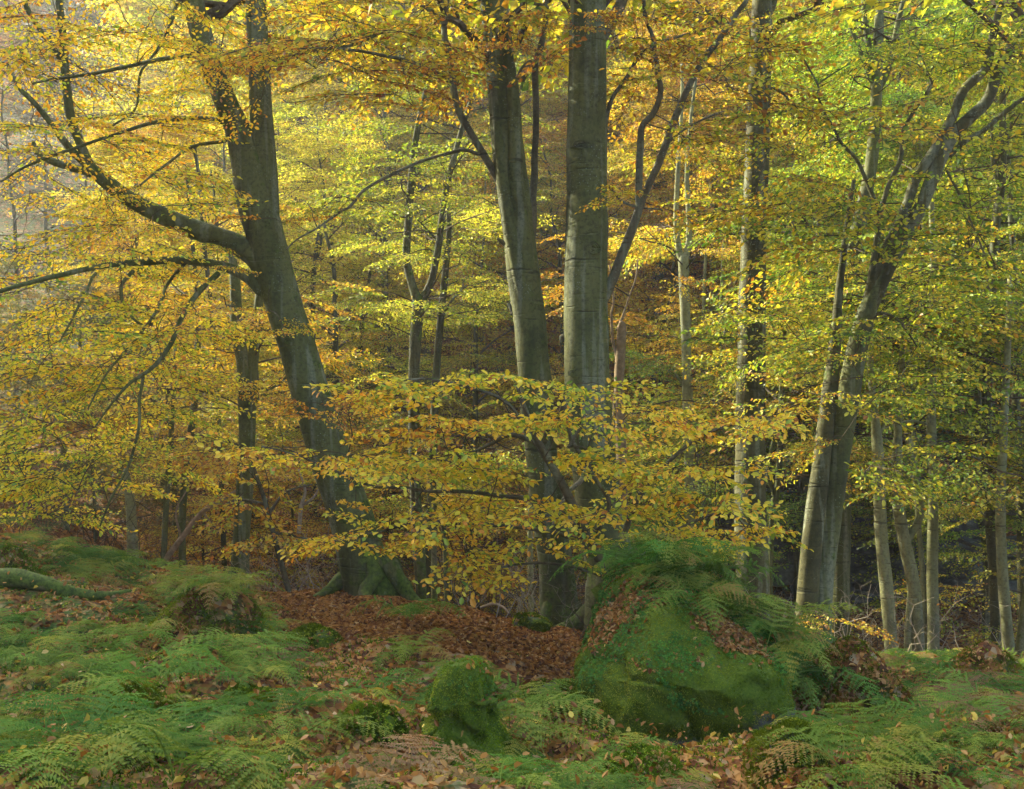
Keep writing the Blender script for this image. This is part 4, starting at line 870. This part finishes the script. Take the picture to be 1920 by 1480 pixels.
CS_V, CS_Q = cubesphere(44); CS_v, CS_q = cubesphere(20)
LITTER = []      # (points, normals, size, hue offset) for the loose leaves
def mossy_blob(name, label, cat, c, rad, k=3.0, amp=.10, seed=0, shape=None, moss=40, fib=.011, hi=False, leaves=0, sorrel=0, mossrnd=.12, group=None):
    g = np.random.default_rng(300 + seed)
    V, Q = (CS_V, CS_Q) if hi else (CS_v, CS_q)
    r = (np.abs(V) ** k).sum(1) ** (-1 / k); v = V * r[:, None] * rad
    if shape: v = shape(v)
    nv = vnormals(v, Q)
    s = max(rad)
    v = v + nv * (amp * s * fbm(V * s / .7 + seed, 2.0, 4))[:, None] + nv * (.03 * fbm(v + seed, 9, 3))[:, None] - nv * (.06 * np.maximum(0, 1 - np.abs(fbm(v + seed * 3, 1.6, 3)) * 14))[:, None]
    nv = vnormals(v, Q)
    c = np.asarray(c, float)
    e = empty(name, c - [0, 0, rad[2] * .9], label, cat, group)
    o = np.array([0, 0, rad[2] * .9])
    bare = sstep((v[:, 0] / rad[0] - .25) / .4) * sstep((-v[:, 2] / rad[2] - .05) / .5) if hi and rad[0] > .5 else 0 * v[:, 0]
    mrn = mossrnd - .42 * bare - .25 * sstep((-v[:, 2] / rad[2] - .45) / .4)
    b = Buf(); b.add(v + o, Q, rnd=mrn); part('stone' if cat != 'stump' else 'wood', b.mesh(name, [M['rock']]), e)
    if moss:
        p, n = surf_samples(v, Q, int(moss), g)
        pn = fbm(p + seed, 3.0, 3)
        keep = (p[:, 2] > -rad[2] * (.62 + .3 * pn)) & (pn > (-.24 if hi else -.12 - mossrnd))
        if hi and rad[0] > .5: keep &= sstep((p[:, 0] / rad[0] - .25) / .4) * sstep((-p[:, 2] / rad[2] - .05) / .5) < .45 + pn
        p, n, pn = p[keep], n[keep], pn[keep]
        mb = Buf(); fibres(mb, p + o, n, fib, g, width=.0035, rnd=np.clip(.5 + (.22 if cat == 'stump' else 0) + pn * 1.5 + g.normal(0, .15, len(p)), 0, 1))
        part('moss', mb.mesh(name + '_moss', [M['moss_fibre']], smooth=False), e)
    if leaves:
        p, n = surf_samples(v, Q, leaves * 5, g); kk = (p[:, 2] > (.12 if hi else -9)) & (n[:, 2] > .42 + .2 * g.random(len(n))) & (fbm(p + 2, 2.6, 3) + g.normal(0, .12, len(p)) > (.02 if hi else .04)); LITTER.append((p[kk] + c, n[kk], .038, .1))
    return e, v + c, Q, o
def boulder_shape(v):
    v = v.copy(); x, y, z = v[:, 0].copy(), v[:, 1].copy(), v[:, 2].copy(); zn = z / .55
    up = sstep((zn + .25) / 1.25)
    v[:, 1] = y + np.where(y < .3, 1, .3) * .72 * np.maximum(zn + .1, 0) ** 1.5 + np.where(y < 0, 1, 0) * .16 * sstep((-zn - .15) / .8)
    v[:, 2] += up * (-.17 * (x + .2)) + up * .06 - up * .55 * np.maximum(-x - .42, 0)
    v[:, 0] = x * (1 - .12 * up) + .05 * zn
    for nn, c in (((-.62, -.35, .70), .50), ((.25, -.72, .64), .55), ((.85, -.50, .12), .70), ((-.80, -.58, .05), .66), ((.50, -.15, .85), .42), ((-.1, -.97, -.22), .55), ((.35, -.90, .20), .60), ((-.45, -.80, .40), .60)):
        nn = np.array(nn) / np.linalg.norm(nn); dd = v @ nn - c; v = v - nn * (np.maximum(dd, 0) * .93)[:, None]
    return v
bc = P(1285, 1262, 8.15)
_, bv, bq, bo = mossy_blob('boulder', 'great square mossy boulder right of centre with leaves and clover on its sloping top', 'boulder', bc, (.72, .62, .55), k=4.6, amp=.13, seed=3, shape=boulder_shape, moss=90000, hi=True, leaves=9000, mossrnd=.22)
# clover mat on the boulder
g2 = np.random.default_rng(91)
p, n = surf_samples(bv, bq, 40000, g2)
sel = (p[:, 2] > bc[2] - .05 + .22 * fbm(p, 2.3, 3) * 2 - .10 * (p[:, 0] - bc[0])) & (fbm(p + 5, 3.3, 3) + g2.normal(0, .08, len(p)) > .02) & (n[:, 1] < .5)
cb = Buf(); clovers(cb, p[sel][:7000], n[sel][:7000], .0145, g2)
solo('clover_mat', cb.mesh('clover_mat', [M['sorrel']], smooth=False), label='small dark green clover leaves trailing over the top of the great boulder', cat='clover', kind='stuff')

def stump_shape(v):
    v = v.copy(); z = v[:, 2] / .30; v[:, 2] += .12 * v[:, 0] * (z > 0) - .35 * np.maximum(np.hypot(v[:, 0], v[:, 1]) - .12, 0) * (z > .5)
    f = .90 + 1.1 * sstep((-z + .15) / 1.1) ** 1.5
    th = np.arctan2(v[:, 1], v[:, 0]); f = f * (1 + .10 * np.sin(5 * th + 1) + .06 * np.sin(9 * th + 2.5 + z)) - .10 * np.exp(-((th + 1.5) / .22) ** 2 - ((z - .1) / .35) ** 2)
    v[:, 0] *= f; v[:, 1] *= f
    v[:, 0] += .10 * sstep((-z) / 1) * (v[:, 0] > 0)
    return v
sc = P(868, 1350, 6.6); 
_, sv_, sq_, so_ = mossy_blob('tree_stump', 'squat bright-mossed stump with a flat leaf-littered top in the front middle', 'stump', sc, (.215, .18, .31), k=5, amp=.24, seed=9, shape=stump_shape, moss=45000, hi=True, leaves=420, mossrnd=.3, fib=.011)
p, n = surf_samples(sv_, sq_, 4000, g2); sel = (p[:, 2] > sc[2] + .10)
cb = Buf(); clovers(cb, p[sel][:300], n[sel][:300], .010, g2)
solo('clover_mat', cb.mesh('clover_mat_small', [M['sorrel']], smooth=False), label='small clover leaves on the top of the mossy stump', cat='clover', kind='stuff')

def mound(px, py, d, w, h, label, seed, name='mossy_rock', cat='rock', moss=9000, leaves=120, k=2.4, mossrnd=.1, amp=.18, dep=1.0):
    g = np.random.default_rng(700 + seed)
    cx, cy = U(px, d), d; r0 = w / 2 / F * d * 1.15; soft = name == 'mossy_mound'
    n = 56; a = np.linspace(-1.12, 1.12, n); A, B = np.meshgrid(a, a)
    q3 = np.stack([A + seed * 5, B, 0 * A], -1)
    rr = (np.abs(A) ** 2.3 + np.abs(B) ** 2.3) ** (1 / 2.3) * (1 + .22 * fbm(q3, 1.6, 3))
    prof = (1 - sstep(rr) ** .9) if soft else np.clip(1 - rr ** 3.2, 0, 1) ** .55
    X, Y = cx + A * r0, cy + B * r0 * dep
    q3 = np.stack([X, Y, 0 * X + seed], -1)
    Z = H(X, Y, False) + h * prof * (1 + .55 * fbm(q3, 2.2 / r0 * .3, 3)) + .05 * fbm(q3, 7, 3) * prof - .10 * sstep((rr - .8) / .3) - .02
    i = np.arange(n - 1)[:, None] * n; j = np.arange(n - 1)[None]
    Q = np.stack([i + j, i + j + 1, i + n + j + 1, i + n + j], -1).reshape(-1, 4)
    Q = Q[(rr.ravel()[Q] < 1.08).any(1)]
    v = np.stack([X, Y, Z], -1).reshape(-1, 3); base = np.array([cx, cy, Hs(cx, cy)])
    e = empty(name, base, label, cat)
    b = Buf(); b.add(v, Q, rnd=.52 if soft else mossrnd); part('earth' if soft else 'stone', b.mesh(name, [M['ground' if soft else 'rock']], origin=base), e)
    p, nn = surf_samples(v, Q, int(moss * 1.5), g); pn = fbm(p + seed, 3.0, 3)
    kk = pn > -.2 - mossrnd
    mb = Buf(); fibres(mb, p[kk], nn[kk], .03, g, width=.004, down=.1, rnd=np.clip(.45 + pn[kk] * .9 + g.normal(0, .15, kk.sum()), 0, 1))
    kk = (pn < .0) & (g.random(len(p)) < .04); clovers(mb, p[kk], nn[kk], .014, g)
    part('moss', mb.mesh(name + '_moss', [M['moss_fibre']], smooth=False, origin=base), e)
    p, nn = surf_samples(v, Q, int(leaves * (3 if soft else 2)), g); pn = fbm(p + 9, 2.5, 2); kk = pn + g.normal(0, .15, len(p)) > -.05; LITTER.append((p[kk], nn[kk], .045, .1))
    if soft: MOUNDS.append((cx, cy, r0, v[:, 2].max()))
MOUNDS = []
mound(395, 1130, 9.6, 290, .50, 'broad fern-topped mossy mound in front of the mossy forked beech', 11, 'mossy_mound', 'mound', 16000, 350)
mound(1472, 1440, 6.2, 130, .22, 'small rounded moss cushion rock at the bottom, under the great boulder corner', 12)
mound(1590, 1290, 8.7, 290, .60, 'leaf-covered mossy mound on the right beside the great boulder', 13, 'mossy_mound', 'mound', 16000, 700)
mound(1840, 1300, 10.4, 190, .30, 'low mossy mound near the right edge under the leaning trunks', 14, 'mossy_mound', 'mound', 9000, 350)
mound(1000, 1160, 12.4, 66, .20, 'small mossy rock on the bank crest left of the great boulder', 15)
mound(255, 1350, 6.8, 130, .17, 'dark mossy rock among ferns at lower left', 16, moss=12000, mossrnd=.2)
mound(1195, 1440, 6.3, 190, .24, 'fern-fringed mossy hummock just below the great boulder', 17, 'mossy_mound', 'mound', 14000, 300)
mound(965, 1450, 6.0, 130, .18, 'moss-covered hummock at the bottom just right of the stump', 18, 'mossy_mound', 'mound', 12000, 160, mossrnd=.25)
mound(590, 1180, 9.8, 90, .20, 'small mossy rock on the leafy bank left of centre', 19)
mound(1040, 1280, 8.6, 150, .20, 'low mossy rock shelf left of the great boulder', 20, moss=9000)
mound(470, 1320, 7.2, 90, .14, 'small bright-green mossy stone amid the ferns left of the stump', 21, mossrnd=.3)
mound(20, 1060, 11.5, 150, .40, 'mossy hump of earth at the left edge behind the fallen log', 22, 'mossy_mound', 'mound', 9000, 60)
mound(700, 1400, 6.4, 110, .13, 'mossy stone half buried in ferns left of the stump', 23, mossrnd=.25)
mound(1210, 1270, 9.6, 90, .35, 'dark earthy hump tight behind the left side of the great boulder', 24, 'mossy_mound', 'mound', 5000, 100)
# layered rock bank on the right
gr = np.random.default_rng(8)
for i, (px, d, z0, n, w, lab) in enumerate([(1590, 22.5, -3.9, 7, 4.6, 'dark layered rock ledge between the twin-stemmed beech and the right-hand cluster'), (1790, 22.0, -3.7, 6, 3.8, 'dark layered rock ledge behind the right-hand cluster'), (1475, 25, -3.4, 5, 3.4, 'dark rock face behind the foot of the straight dark beech')]):
    e = empty('rock_outcrop', (U(px, d), d, z0), lab, 'rock outcrop')
    for k in range(n):
        V, Q = CS_v, CS_q
        rr = (np.abs(V) ** 5).sum(1) ** (-1 / 5); hw = w * .5 * gr.uniform(.55, 1)
        v = V * rr[:, None] * (hw, gr.uniform(.5, .9), gr.uniform(.14, .26))
        v = v + (fbm(v + k * 7 + i, 1.6, 4) * .22)[:, None] * V
        b = Buf(); b.add(v + [gr.uniform(-1, 1) * w * .22, k * .22 + gr.uniform(-.1, .1), k * .36], Q, rnd=-.12 + .1 * gr.random())
        part('slab', b.mesh('slab', [M['rock']]), e)

# fallen wood
def stick(label, pts, d, bark='mossy_bark', name='fallen_branch', cat='branch', k=10, twigs=(), follow=False):
    a = []
    for q in pts:
        dd = q[3] if len(q) > 3 else d
        p = P(q[0], q[1], dd)
        if follow: p[2] = Hs(p[0], p[1]) + q[2] / 2 / F * dd * .8 + q[1] * 0
        a.append(list(p) + [q[2] / 2 / F * dd])
    s = spline(np.array(a), 8); base = s[0, :3].copy()
    b = Buf(); tube(b, s[:, :3], s[:, 3], k, rough=.12)
    for tq in twigs:
        t = spline(np.array([list(P(q[0], q[1], q[3] if len(q) > 3 else d)) + [q[2] / 2 / F * d] for q in tq]), 5); tube(b, t[:, :3], t[:, 3], 5, rough=.1)
    return solo(name, b.mesh(name, [M[bark]], origin=base), base, label=label, cat=cat)
stick('long moss-covered fallen log running in from the left edge', [(-60, 1040, 44, 10.4), (20, 1075, 40, 10.3), (80, 1095, 30, 10.2), (140, 1108, 24, 10.2), (200, 1115, 16, 10.3), (245, 1120, 9, 10.4)], 10.3, name='fallen_log', cat='log', follow=True)
stick('dark dead branch lying by the right edge among ferns', [(1925, 1400, 12, 7.4), (1880, 1385, 11, 7.5), (1830, 1372, 8, 7.6), (1780, 1362, 5, 7.8)], 7.5, 'twig', follow=True)
stick('thin dark curving branch lying before the right-hand cluster', [(1650, 1290, 5, 9.6), (1720, 1300, 6, 9.5), (1800, 1296, 7, 9.4), (1870, 1330, 8, 9.0), (1930, 1350, 7, 8.8)], 9.4, 'twig', follow=True)
stick('short pale log on the leafy bank to the right', [(1765, 1325, 9, 9.4), (1800, 1320, 10, 9.4), (1840, 1318, 9, 9.4)], 9.4, 'deadwood', follow=True)
stick('pale dead bough slanting on the far bank left of the mossy forked beech', [(290, 1075, 12), (340, 1010, 11), (380, 960, 9), (420, 935, 7), (450, 915, 4)], 19, 'deadwood', twigs=[[(340, 1010, 5), (330, 960, 4), (350, 920, 2)], [(380, 960, 5), (400, 985, 3), (425, 995, 2)]])
stick('bleached forked dead branch leaning in the left undergrowth', [(285, 830, 5), (300, 800, 6), (305, 770, 5), (290, 745, 3)], 22, 'twig_pale', twigs=[[(300, 800, 4), (318, 780, 3), (330, 790, 2)]])
stick('grey dead forked branch propped below the leaning beech', [(560, 1000, 8), (565, 950, 8), (572, 920, 6), (560, 880, 4)], 16, 'twig_pale', twigs=[[(565, 950, 5), (590, 930, 4), (600, 905, 2)]])
stick('rotting curled branch on the bank crest near the small mossy rock', [(900, 1140, 5, 13.2), (925, 1133, 6, 13.2), (945, 1140, 5, 13.1), (955, 1152, 3, 13)], 13.2, 'deadwood')

# bare brushwood behind the crest
bb = Buf(); gb_ = np.random.default_rng(61)
def brush(px0, px1, d0, d1, n, h, mat=0):
    for _ in range(n):
        d = gb_.uniform(d0, d1); x = U(gb_.uniform(px0, px1), d); z = Hs(x, d)
        az = gb_.uniform(0, 6.28); hh = h * gb_.uniform(.4, 1.2); ln = gb_.uniform(.2, .9)
        t = np.linspace(0, 1, 7)[:, None]
        p = np.array([x, d, z]) + t * np.array([math.cos(az) * ln, math.sin(az) * ln, hh]); p[1:] += gb_.normal(0, .05 * hh, (6, 3))
        tube(bb, p, np.linspace(.007, .002, 7) * gb_.uniform(.6, 1.5), 3, mat=mat, cap=False)
        for u in range(5):
            i0 = gb_.integers(1, 6); a2 = gb_.uniform(0, 6.28); q = p[i0] + np.linspace(0, 1, 4)[:, None] * np.array([math.cos(a2), math.sin(a2), .5]) * hh * .35
            q[1:] += gb_.normal(0, .03, (3, 3)); tube(bb, q, np.linspace(.003, .001, 4), 3, mat=mat, cap=False)
brush(850, 1130, 13.5, 16, 50, 1.1, 1); brush(850, 1130, 12.5, 15, 25, 1.0); brush(480, 640, 14.5, 17, 40, .9); brush(1080, 1200, 10.5, 12, 14, .9, 1); brush(0, 330, 16, 24, 50, 1.3, 1); brush(1350, 1920, 14, 24, 150, 1.0); brush(330, 1000, 20, 34, 260, 1.8, 1); brush(900, 1500, 20, 34, 200, 1.8, 1)
solo('brushwood', bb.mesh('brushwood', [M['twig_pale'], M['twig']], smooth=False), label='tangled bare grey twigs of undergrowth along and below the bank', cat='undergrowth', kind='stuff')

# ------------------------------------------------------------------ loose leaves and ground cover
def hn(x, y):
    e = .04; z = H(x, y); nx_ = -(H(x + e, y) - z) / e; ny_ = -(H(x, y + e) - z) / e
    n = np.stack([nx_, ny_, np.ones_like(z)], -1); return z, n / np.linalg.norm(n, axis=1)[:, None]
lb = Buf(); gl = np.random.default_rng(33)
def scatter(n, d0, d1, size, pw=1.0, px0=-60, px1=1980, keep=None, lod=6, hue=0.0, wob=.45, spread=.25):
    d = d0 + (d1 - d0) * gl.random(n) ** pw; px = gl.uniform(px0, px1, n); x = (px - 960) / F * d
    if keep is not None: k = keep(x, d, px); x, d = x[k], d[k]
    z, nr = hn(x, d); p = np.stack([x, d, z], -1)
    flat_leaves(lb, p, nr, size, gl, wob, np.clip(gl.beta(1.6, 1.8, len(x)) + hue, 0, 1), lod)
pat = lambda x, d, px: (greenness(x, d) < .35) | (fbm(np.stack([x, d, 0 * x], -1) + 4, 1.3, 3) + gl.normal(0, .25, len(x)) > .12)
scatter(34000, 4.8, 9, .048, .8, keep=pat, hue=.12, wob=.6)
scatter(50000, 8, 15.5, .052, .9, keep=pat, wob=.6)
scatter(26000, 9.5, 15, .052, px0=520, px1=1130)
scatter(1500, 4.8, 8, .075, hue=.3, wob=.8)
scatter(30000, 15, 30, .11, lod=4)
for p, n, s, h in LITTER: flat_leaves(lb, p, n, s, gl, .4, np.clip(gl.beta(1.6, 1.8, len(p)) + h * .5, 0, 1))
n = 2600; d = 5 + 8 * gl.random(n); px = gl.uniform(-60, 1980, n); x = (px - 960) / F * d
k = greenness(x, d) > .35; x, d = x[k], d[k]; z, nr = hn(x, d)       # leaves caught on the fronds
flat_leaves(lb, np.stack([x, d, z + gl.uniform(.03, .17, len(x))], -1), nr, .045, gl, .8, np.clip(gl.beta(2, 1.5, len(x)) + .1, 0, 1))
solo('leaf_litter', lb.mesh('leaf_litter', [M['litter']], smooth=False), label='fallen rust and tan beech leaves carpeting the bank', cat='fallen leaves', kind='stuff')
mb = Buf()
n = 90000; d = 4.8 + 9 * gl.random(n) ** .9; px = gl.uniform(-60, 1980, n); x = (px - 960) / F * d
k = (fbm(np.stack([x, d, 0 * x], -1), 1.7, 3) + greenness(x, d) + gl.normal(0, .12, n) > .55); x, d = x[k], d[k]
z, nr = hn(x, d); p = np.stack([x, d, z], -1); fibres(mb, p, nr, .028, gl, width=.006, down=-.2, rnd=gl.random(len(p)) * .7)
k = gl.random(len(p)) < .16; clovers(mb, p[k], nr[k], .016, gl)
solo('moss_carpet', mb.mesh('moss_carpet', [M['moss_fibre']], smooth=False), label='tufts of green moss and small clover leaves between the ferns', cat='ground cover', kind='stuff')

# ------------------------------------------------------------------ ferns
def fern_mesh(seed, nf, length, name, up=.75, width=.2):
    g = np.random.default_rng(seed); b = Buf()
    for f in range(nf):
        az = f / nf * 6.283 + g.uniform(-.4, .4); L = length * g.uniform(.65, 1.1); n = 21
        t = np.linspace(0, 1, n); hgt = up * g.uniform(.6, 1.2); side = g.normal(0, .12)
        x = L * t; y = side * L * t ** 2; x = x * .88; z = L * (hgt * 1.5 * t - (hgt * 1.5 - g.uniform(-.05, .22)) * t ** 2)
        p = np.stack([x, y, z], -1) @ rotz(az).T
        tube(b, p, np.linspace(.004, .001, n), 3, cap=False, rnd=.7)
        T, N_, B_ = frames(p); sd = np.cross(np.array([0, 0, 1.0]), T); sd /= np.linalg.norm(sd, axis=1)[:, None]; nr = np.cross(T, sd)
        tip_tone = g.normal(0, .2)
        for i in range(3, n):
            pl = width * L / .6 * min(1, .45 + t[i] * 2.2) * (1 - t[i]) ** .75 * 1.25 + .004
            for s in (1, -1):
                ax = sd[i] * s * .92 + T[i] * g.normal(.38, .08) + nr[i] * g.normal(-.14, .16); ax /= np.linalg.norm(ax)
                m = max(3, int(pl / .014)); u = np.linspace(0, 1, m + 1)[:-1]
                c = p[i] + ax * (u * pl)[:, None] - np.array([0, 0, 1]) * (.22 * pl * u ** 2)[:, None]
                w = (.020 * L / .6) * (1 - u * .75) * g.uniform(.55, 1.15, m); wv = np.cross(nr[i], ax)
                st = pl / m
                for s2 in (1, -1):
                    a0 = c; a1 = c + ax * st * 1.0; tp = c + wv * s2 * w[:, None] + ax * st * g.uniform(.7, 1.2, (m, 1)) + nr[i] * g.normal(0, .003, (m, 1))
                    v = np.stack([a0, a1, tp], 1).reshape(-1, 3)
                    b.add(v, tris=np.arange(3 * m).reshape(-1, 3), rnd=np.clip(.45 + tip_tone + .25 * t[i] + g.normal(0, .06), 0, 1))
    return b.mesh(name, [M['fern_green']], smooth=False)
FERNS = [fern_mesh(50, 8, .62, 'fern_a'), fern_mesh(51, 7, .55, 'fern_b', .55), fern_mesh(52, 6, .7, 'fern_c', .9), fern_mesh(53, 9, .5, 'fern_d', .5), fern_mesh(54, 5, .75, 'fern_e', .7)]
gf = np.random.default_rng(12)
marks = [(1285, 8.1, 'great boulder'), (862, 6.7, 'mossy stump'), (395, 9.6, 'broad left mound'), (1575, 8.7, 'leafy right mound'), (100, 10.3, 'fallen log'), (700, 13.6, 'leaning beech foot'), (255, 6.8, 'dark mossy rock at lower left'), (1840, 10.4, 'right edge mound'), (1880, 7.5, 'dark dead branch'), (1520, 12.8, 'twin-stemmed beech'), (1000, 12.4, 'small crest rock'), (590, 9.8, 'small rock on the leafy bank'), (1195, 6.3, 'hummock below the great boulder'), (1472, 6.2, 'rounded moss cushion rock'), (40, 5.6, 'lower left corner'), (560, 5.6, 'bottom edge left of the stump')]
def place_fern(x, y, z=None, sc=1.0, var=None, tilt=(0, 0), rz=None):
    var = var or gf.choice(['fern_green', 'fern_yellow', 'fern_brown'], p=[.64, .29, .07])
    px = 960 + x / y * F
    best = min(marks, key=lambda m_: (U(m_[0], m_[1]) - x) ** 2 + (m_[1] - y) ** 2)
    tone = {'fern_green': 'green', 'fern_yellow': 'yellowing', 'fern_brown': 'browned'}[var]
    szw = 'large' if sc > 1.0 else 'small' if sc < .75 else 'medium'
    side = 'left of' if x < U(best[0], best[1]) - .25 else 'right of' if x > U(best[0], best[1]) + .25 else 'in front of' if y < best[1] else 'behind'
    if best[2] in ('lower left corner', 'bottom edge left of the stump'): side = 'near'
    o = bpy.data.objects.new('fern', FERNS[gf.integers(len(FERNS))]); COL.objects.link(o)
    zz = Hs(x, y) if z is None else z
    o.location = (x, y, zz - .01); o.rotation_euler = (tilt[0] + gf.normal(0, .08), tilt[1] + gf.normal(0, .08), gf.uniform(0, 6.28) if rz is None else rz); o.scale = (sc, sc, sc * gf.uniform(.8, 1.15))
    o.material_slots[0].link = 'OBJECT'; o.material_slots[0].material = M[var]
    tag(o, f'{szw} {tone} fern {side} the {best[2]}', 'fern', f'{szw} {tone} ferns {side} the {best[2]}')
pts = []
tries = 0
while len(pts) < 158 and tries < 12000:
    tries += 1
    d = 4.9 + 8.1 * gf.random() ** 1.15; px = gf.uniform(-80, 2000); x = U(px, d)
    gr_ = float(greenness(np.array([x]), np.array([d]))[0])
    dens = 1.0 if px < 560 else .42 if px < 1000 else .38 if px < 1450 else 1.1
    if d > 10: dens *= .6
    if d < 6.6 and px < 450: dens = 1.3
    if gr_ < .3: dens *= .05
    if 480 < px < 1130 and d > 8.2: dens *= .3
    cl = float(fbm(np.array([[x, d, 3.0]]), .8, 2)[0]); dens *= .35 + 1.6 * max(0, min(1, .5 + 2 * cl))
    if gf.random() > dens: continue
    if px < 290 and 9.4 < d < 11: continue
    if abs(px - 862) < 90 and 5.6 < d < 7.3: continue
    if abs(px - 1285) < 230 and 6.6 < d < 9.2: continue
    if abs(px - 1472) < 70 and 5.5 < d < 6.6: continue
    mind = .30 if px < 560 else .38
    if any((x - a) ** 2 + (d - b) ** 2 < mind ** 2 for a, b in pts): continue
    pts.append((x, d))
    place_fern(x, d, sc=gf.uniform(.45, 1.1) * (1.15 if (px < 450 and d < 7) else 1))
# ferns rooted on and behind the boulder's right shoulder
bn = vnormals(bv, bq)
cand = np.where((bn[:, 2] > .35) & (bv[:, 0] > bc[0] - .25) & (bv[:, 1] > bc[1] + .12))[0]
got = []
for ci in gf.permutation(cand):
    q = bv[ci]
    if all(np.linalg.norm(q - o_) > .17 for o_ in got):
        got.append(q); place_fern(q[0], q[1], q[2], gf.uniform(.85, 1.25), gf.choice(['fern_green', 'fern_yellow'], p=[.75, .25]), tilt=(-.05, .3))
    if len(got) >= 20: break
for px, py, d in [(1470, 1200, 8.5), (1490, 1230, 8.8), (1440, 1120, 9.4), (1380, 1090, 9.5), (1500, 1190, 9.2)]:
    q = P(px, py, d); q[2] = max(q[2], Hs(q[0], q[1])); place_fern(q[0], q[1], Hs(q[0], q[1]) + .25, 1.25, 'fern_green', tilt=(-.1, .2))
for px, py, d in [(395, 1080, 9.6), (350, 1085, 9.5), (440, 1095, 9.5), (410, 1100, 9.2)]:
    p = P(px, py, d); place_fern(p[0], p[1], p[2] - .06, .8, 'fern_yellow')
for px, d, sc_ in [(1530, 8.0, .8), (1580, 7.7, .9), (1640, 7.9, .85), (1690, 8.4, .8), (1620, 9.3, .7), (1560, 9.4, .7), (1740, 7.6, .9), (1800, 8.2, .85), (1860, 7.8, .9), (1820, 9.6, .8), (1900, 9.4, .8), (1700, 6.8, .9), (1600, 6.6, .8), (1530, 7.2, .75), (1880, 6.6, .9), (1780, 6.2, .8)]:
    place_fern(U(px, d), d, sc=sc_)
for _ in range(26):
    d = gf.uniform(12.5, 17); x = U(gf.uniform(-60, 330), d); place_fern(x, d, sc=gf.uniform(.8, 1.3), var='fern_green')
p = P(862, 1250, 6.85); place_fern(p[0], p[1], p[2], .55, 'fern_yellow')

# ------------------------------------------------------------------ haze
USE_HAZE = True
if USE_HAZE:
    hb = Buf(); x0, x1, y0, y1, z0, z1 = -235, 235, -85, 240, -12, 92
    vv = np.array([[x, y, z] for x in (x0, x1) for y in (y0, y1) for z in (z0, z1)], float)
    hb.add(vv, np.array([[0, 1, 3, 2], [4, 6, 7, 5], [0, 4, 5, 1], [2, 3, 7, 6], [0, 2, 6, 4], [1, 5, 7, 3]]))
    m, nt, N, L = nm('haze')
    pv = N('ShaderNodeVolumePrincipled'); pv.inputs['Color'].default_value = (.80, .89, 1.0, 1); pv.inputs['Density'].default_value = .0012; pv.inputs['Anisotropy'].default_value = .3
    o = N('ShaderNodeOutputMaterial'); L(pv.outputs[0], o.inputs['Volume'])
    solo('haze', hb.mesh('haze', [m], smooth=False), kind='stuff', label='thin pale autumn haze filling the wooded valley')
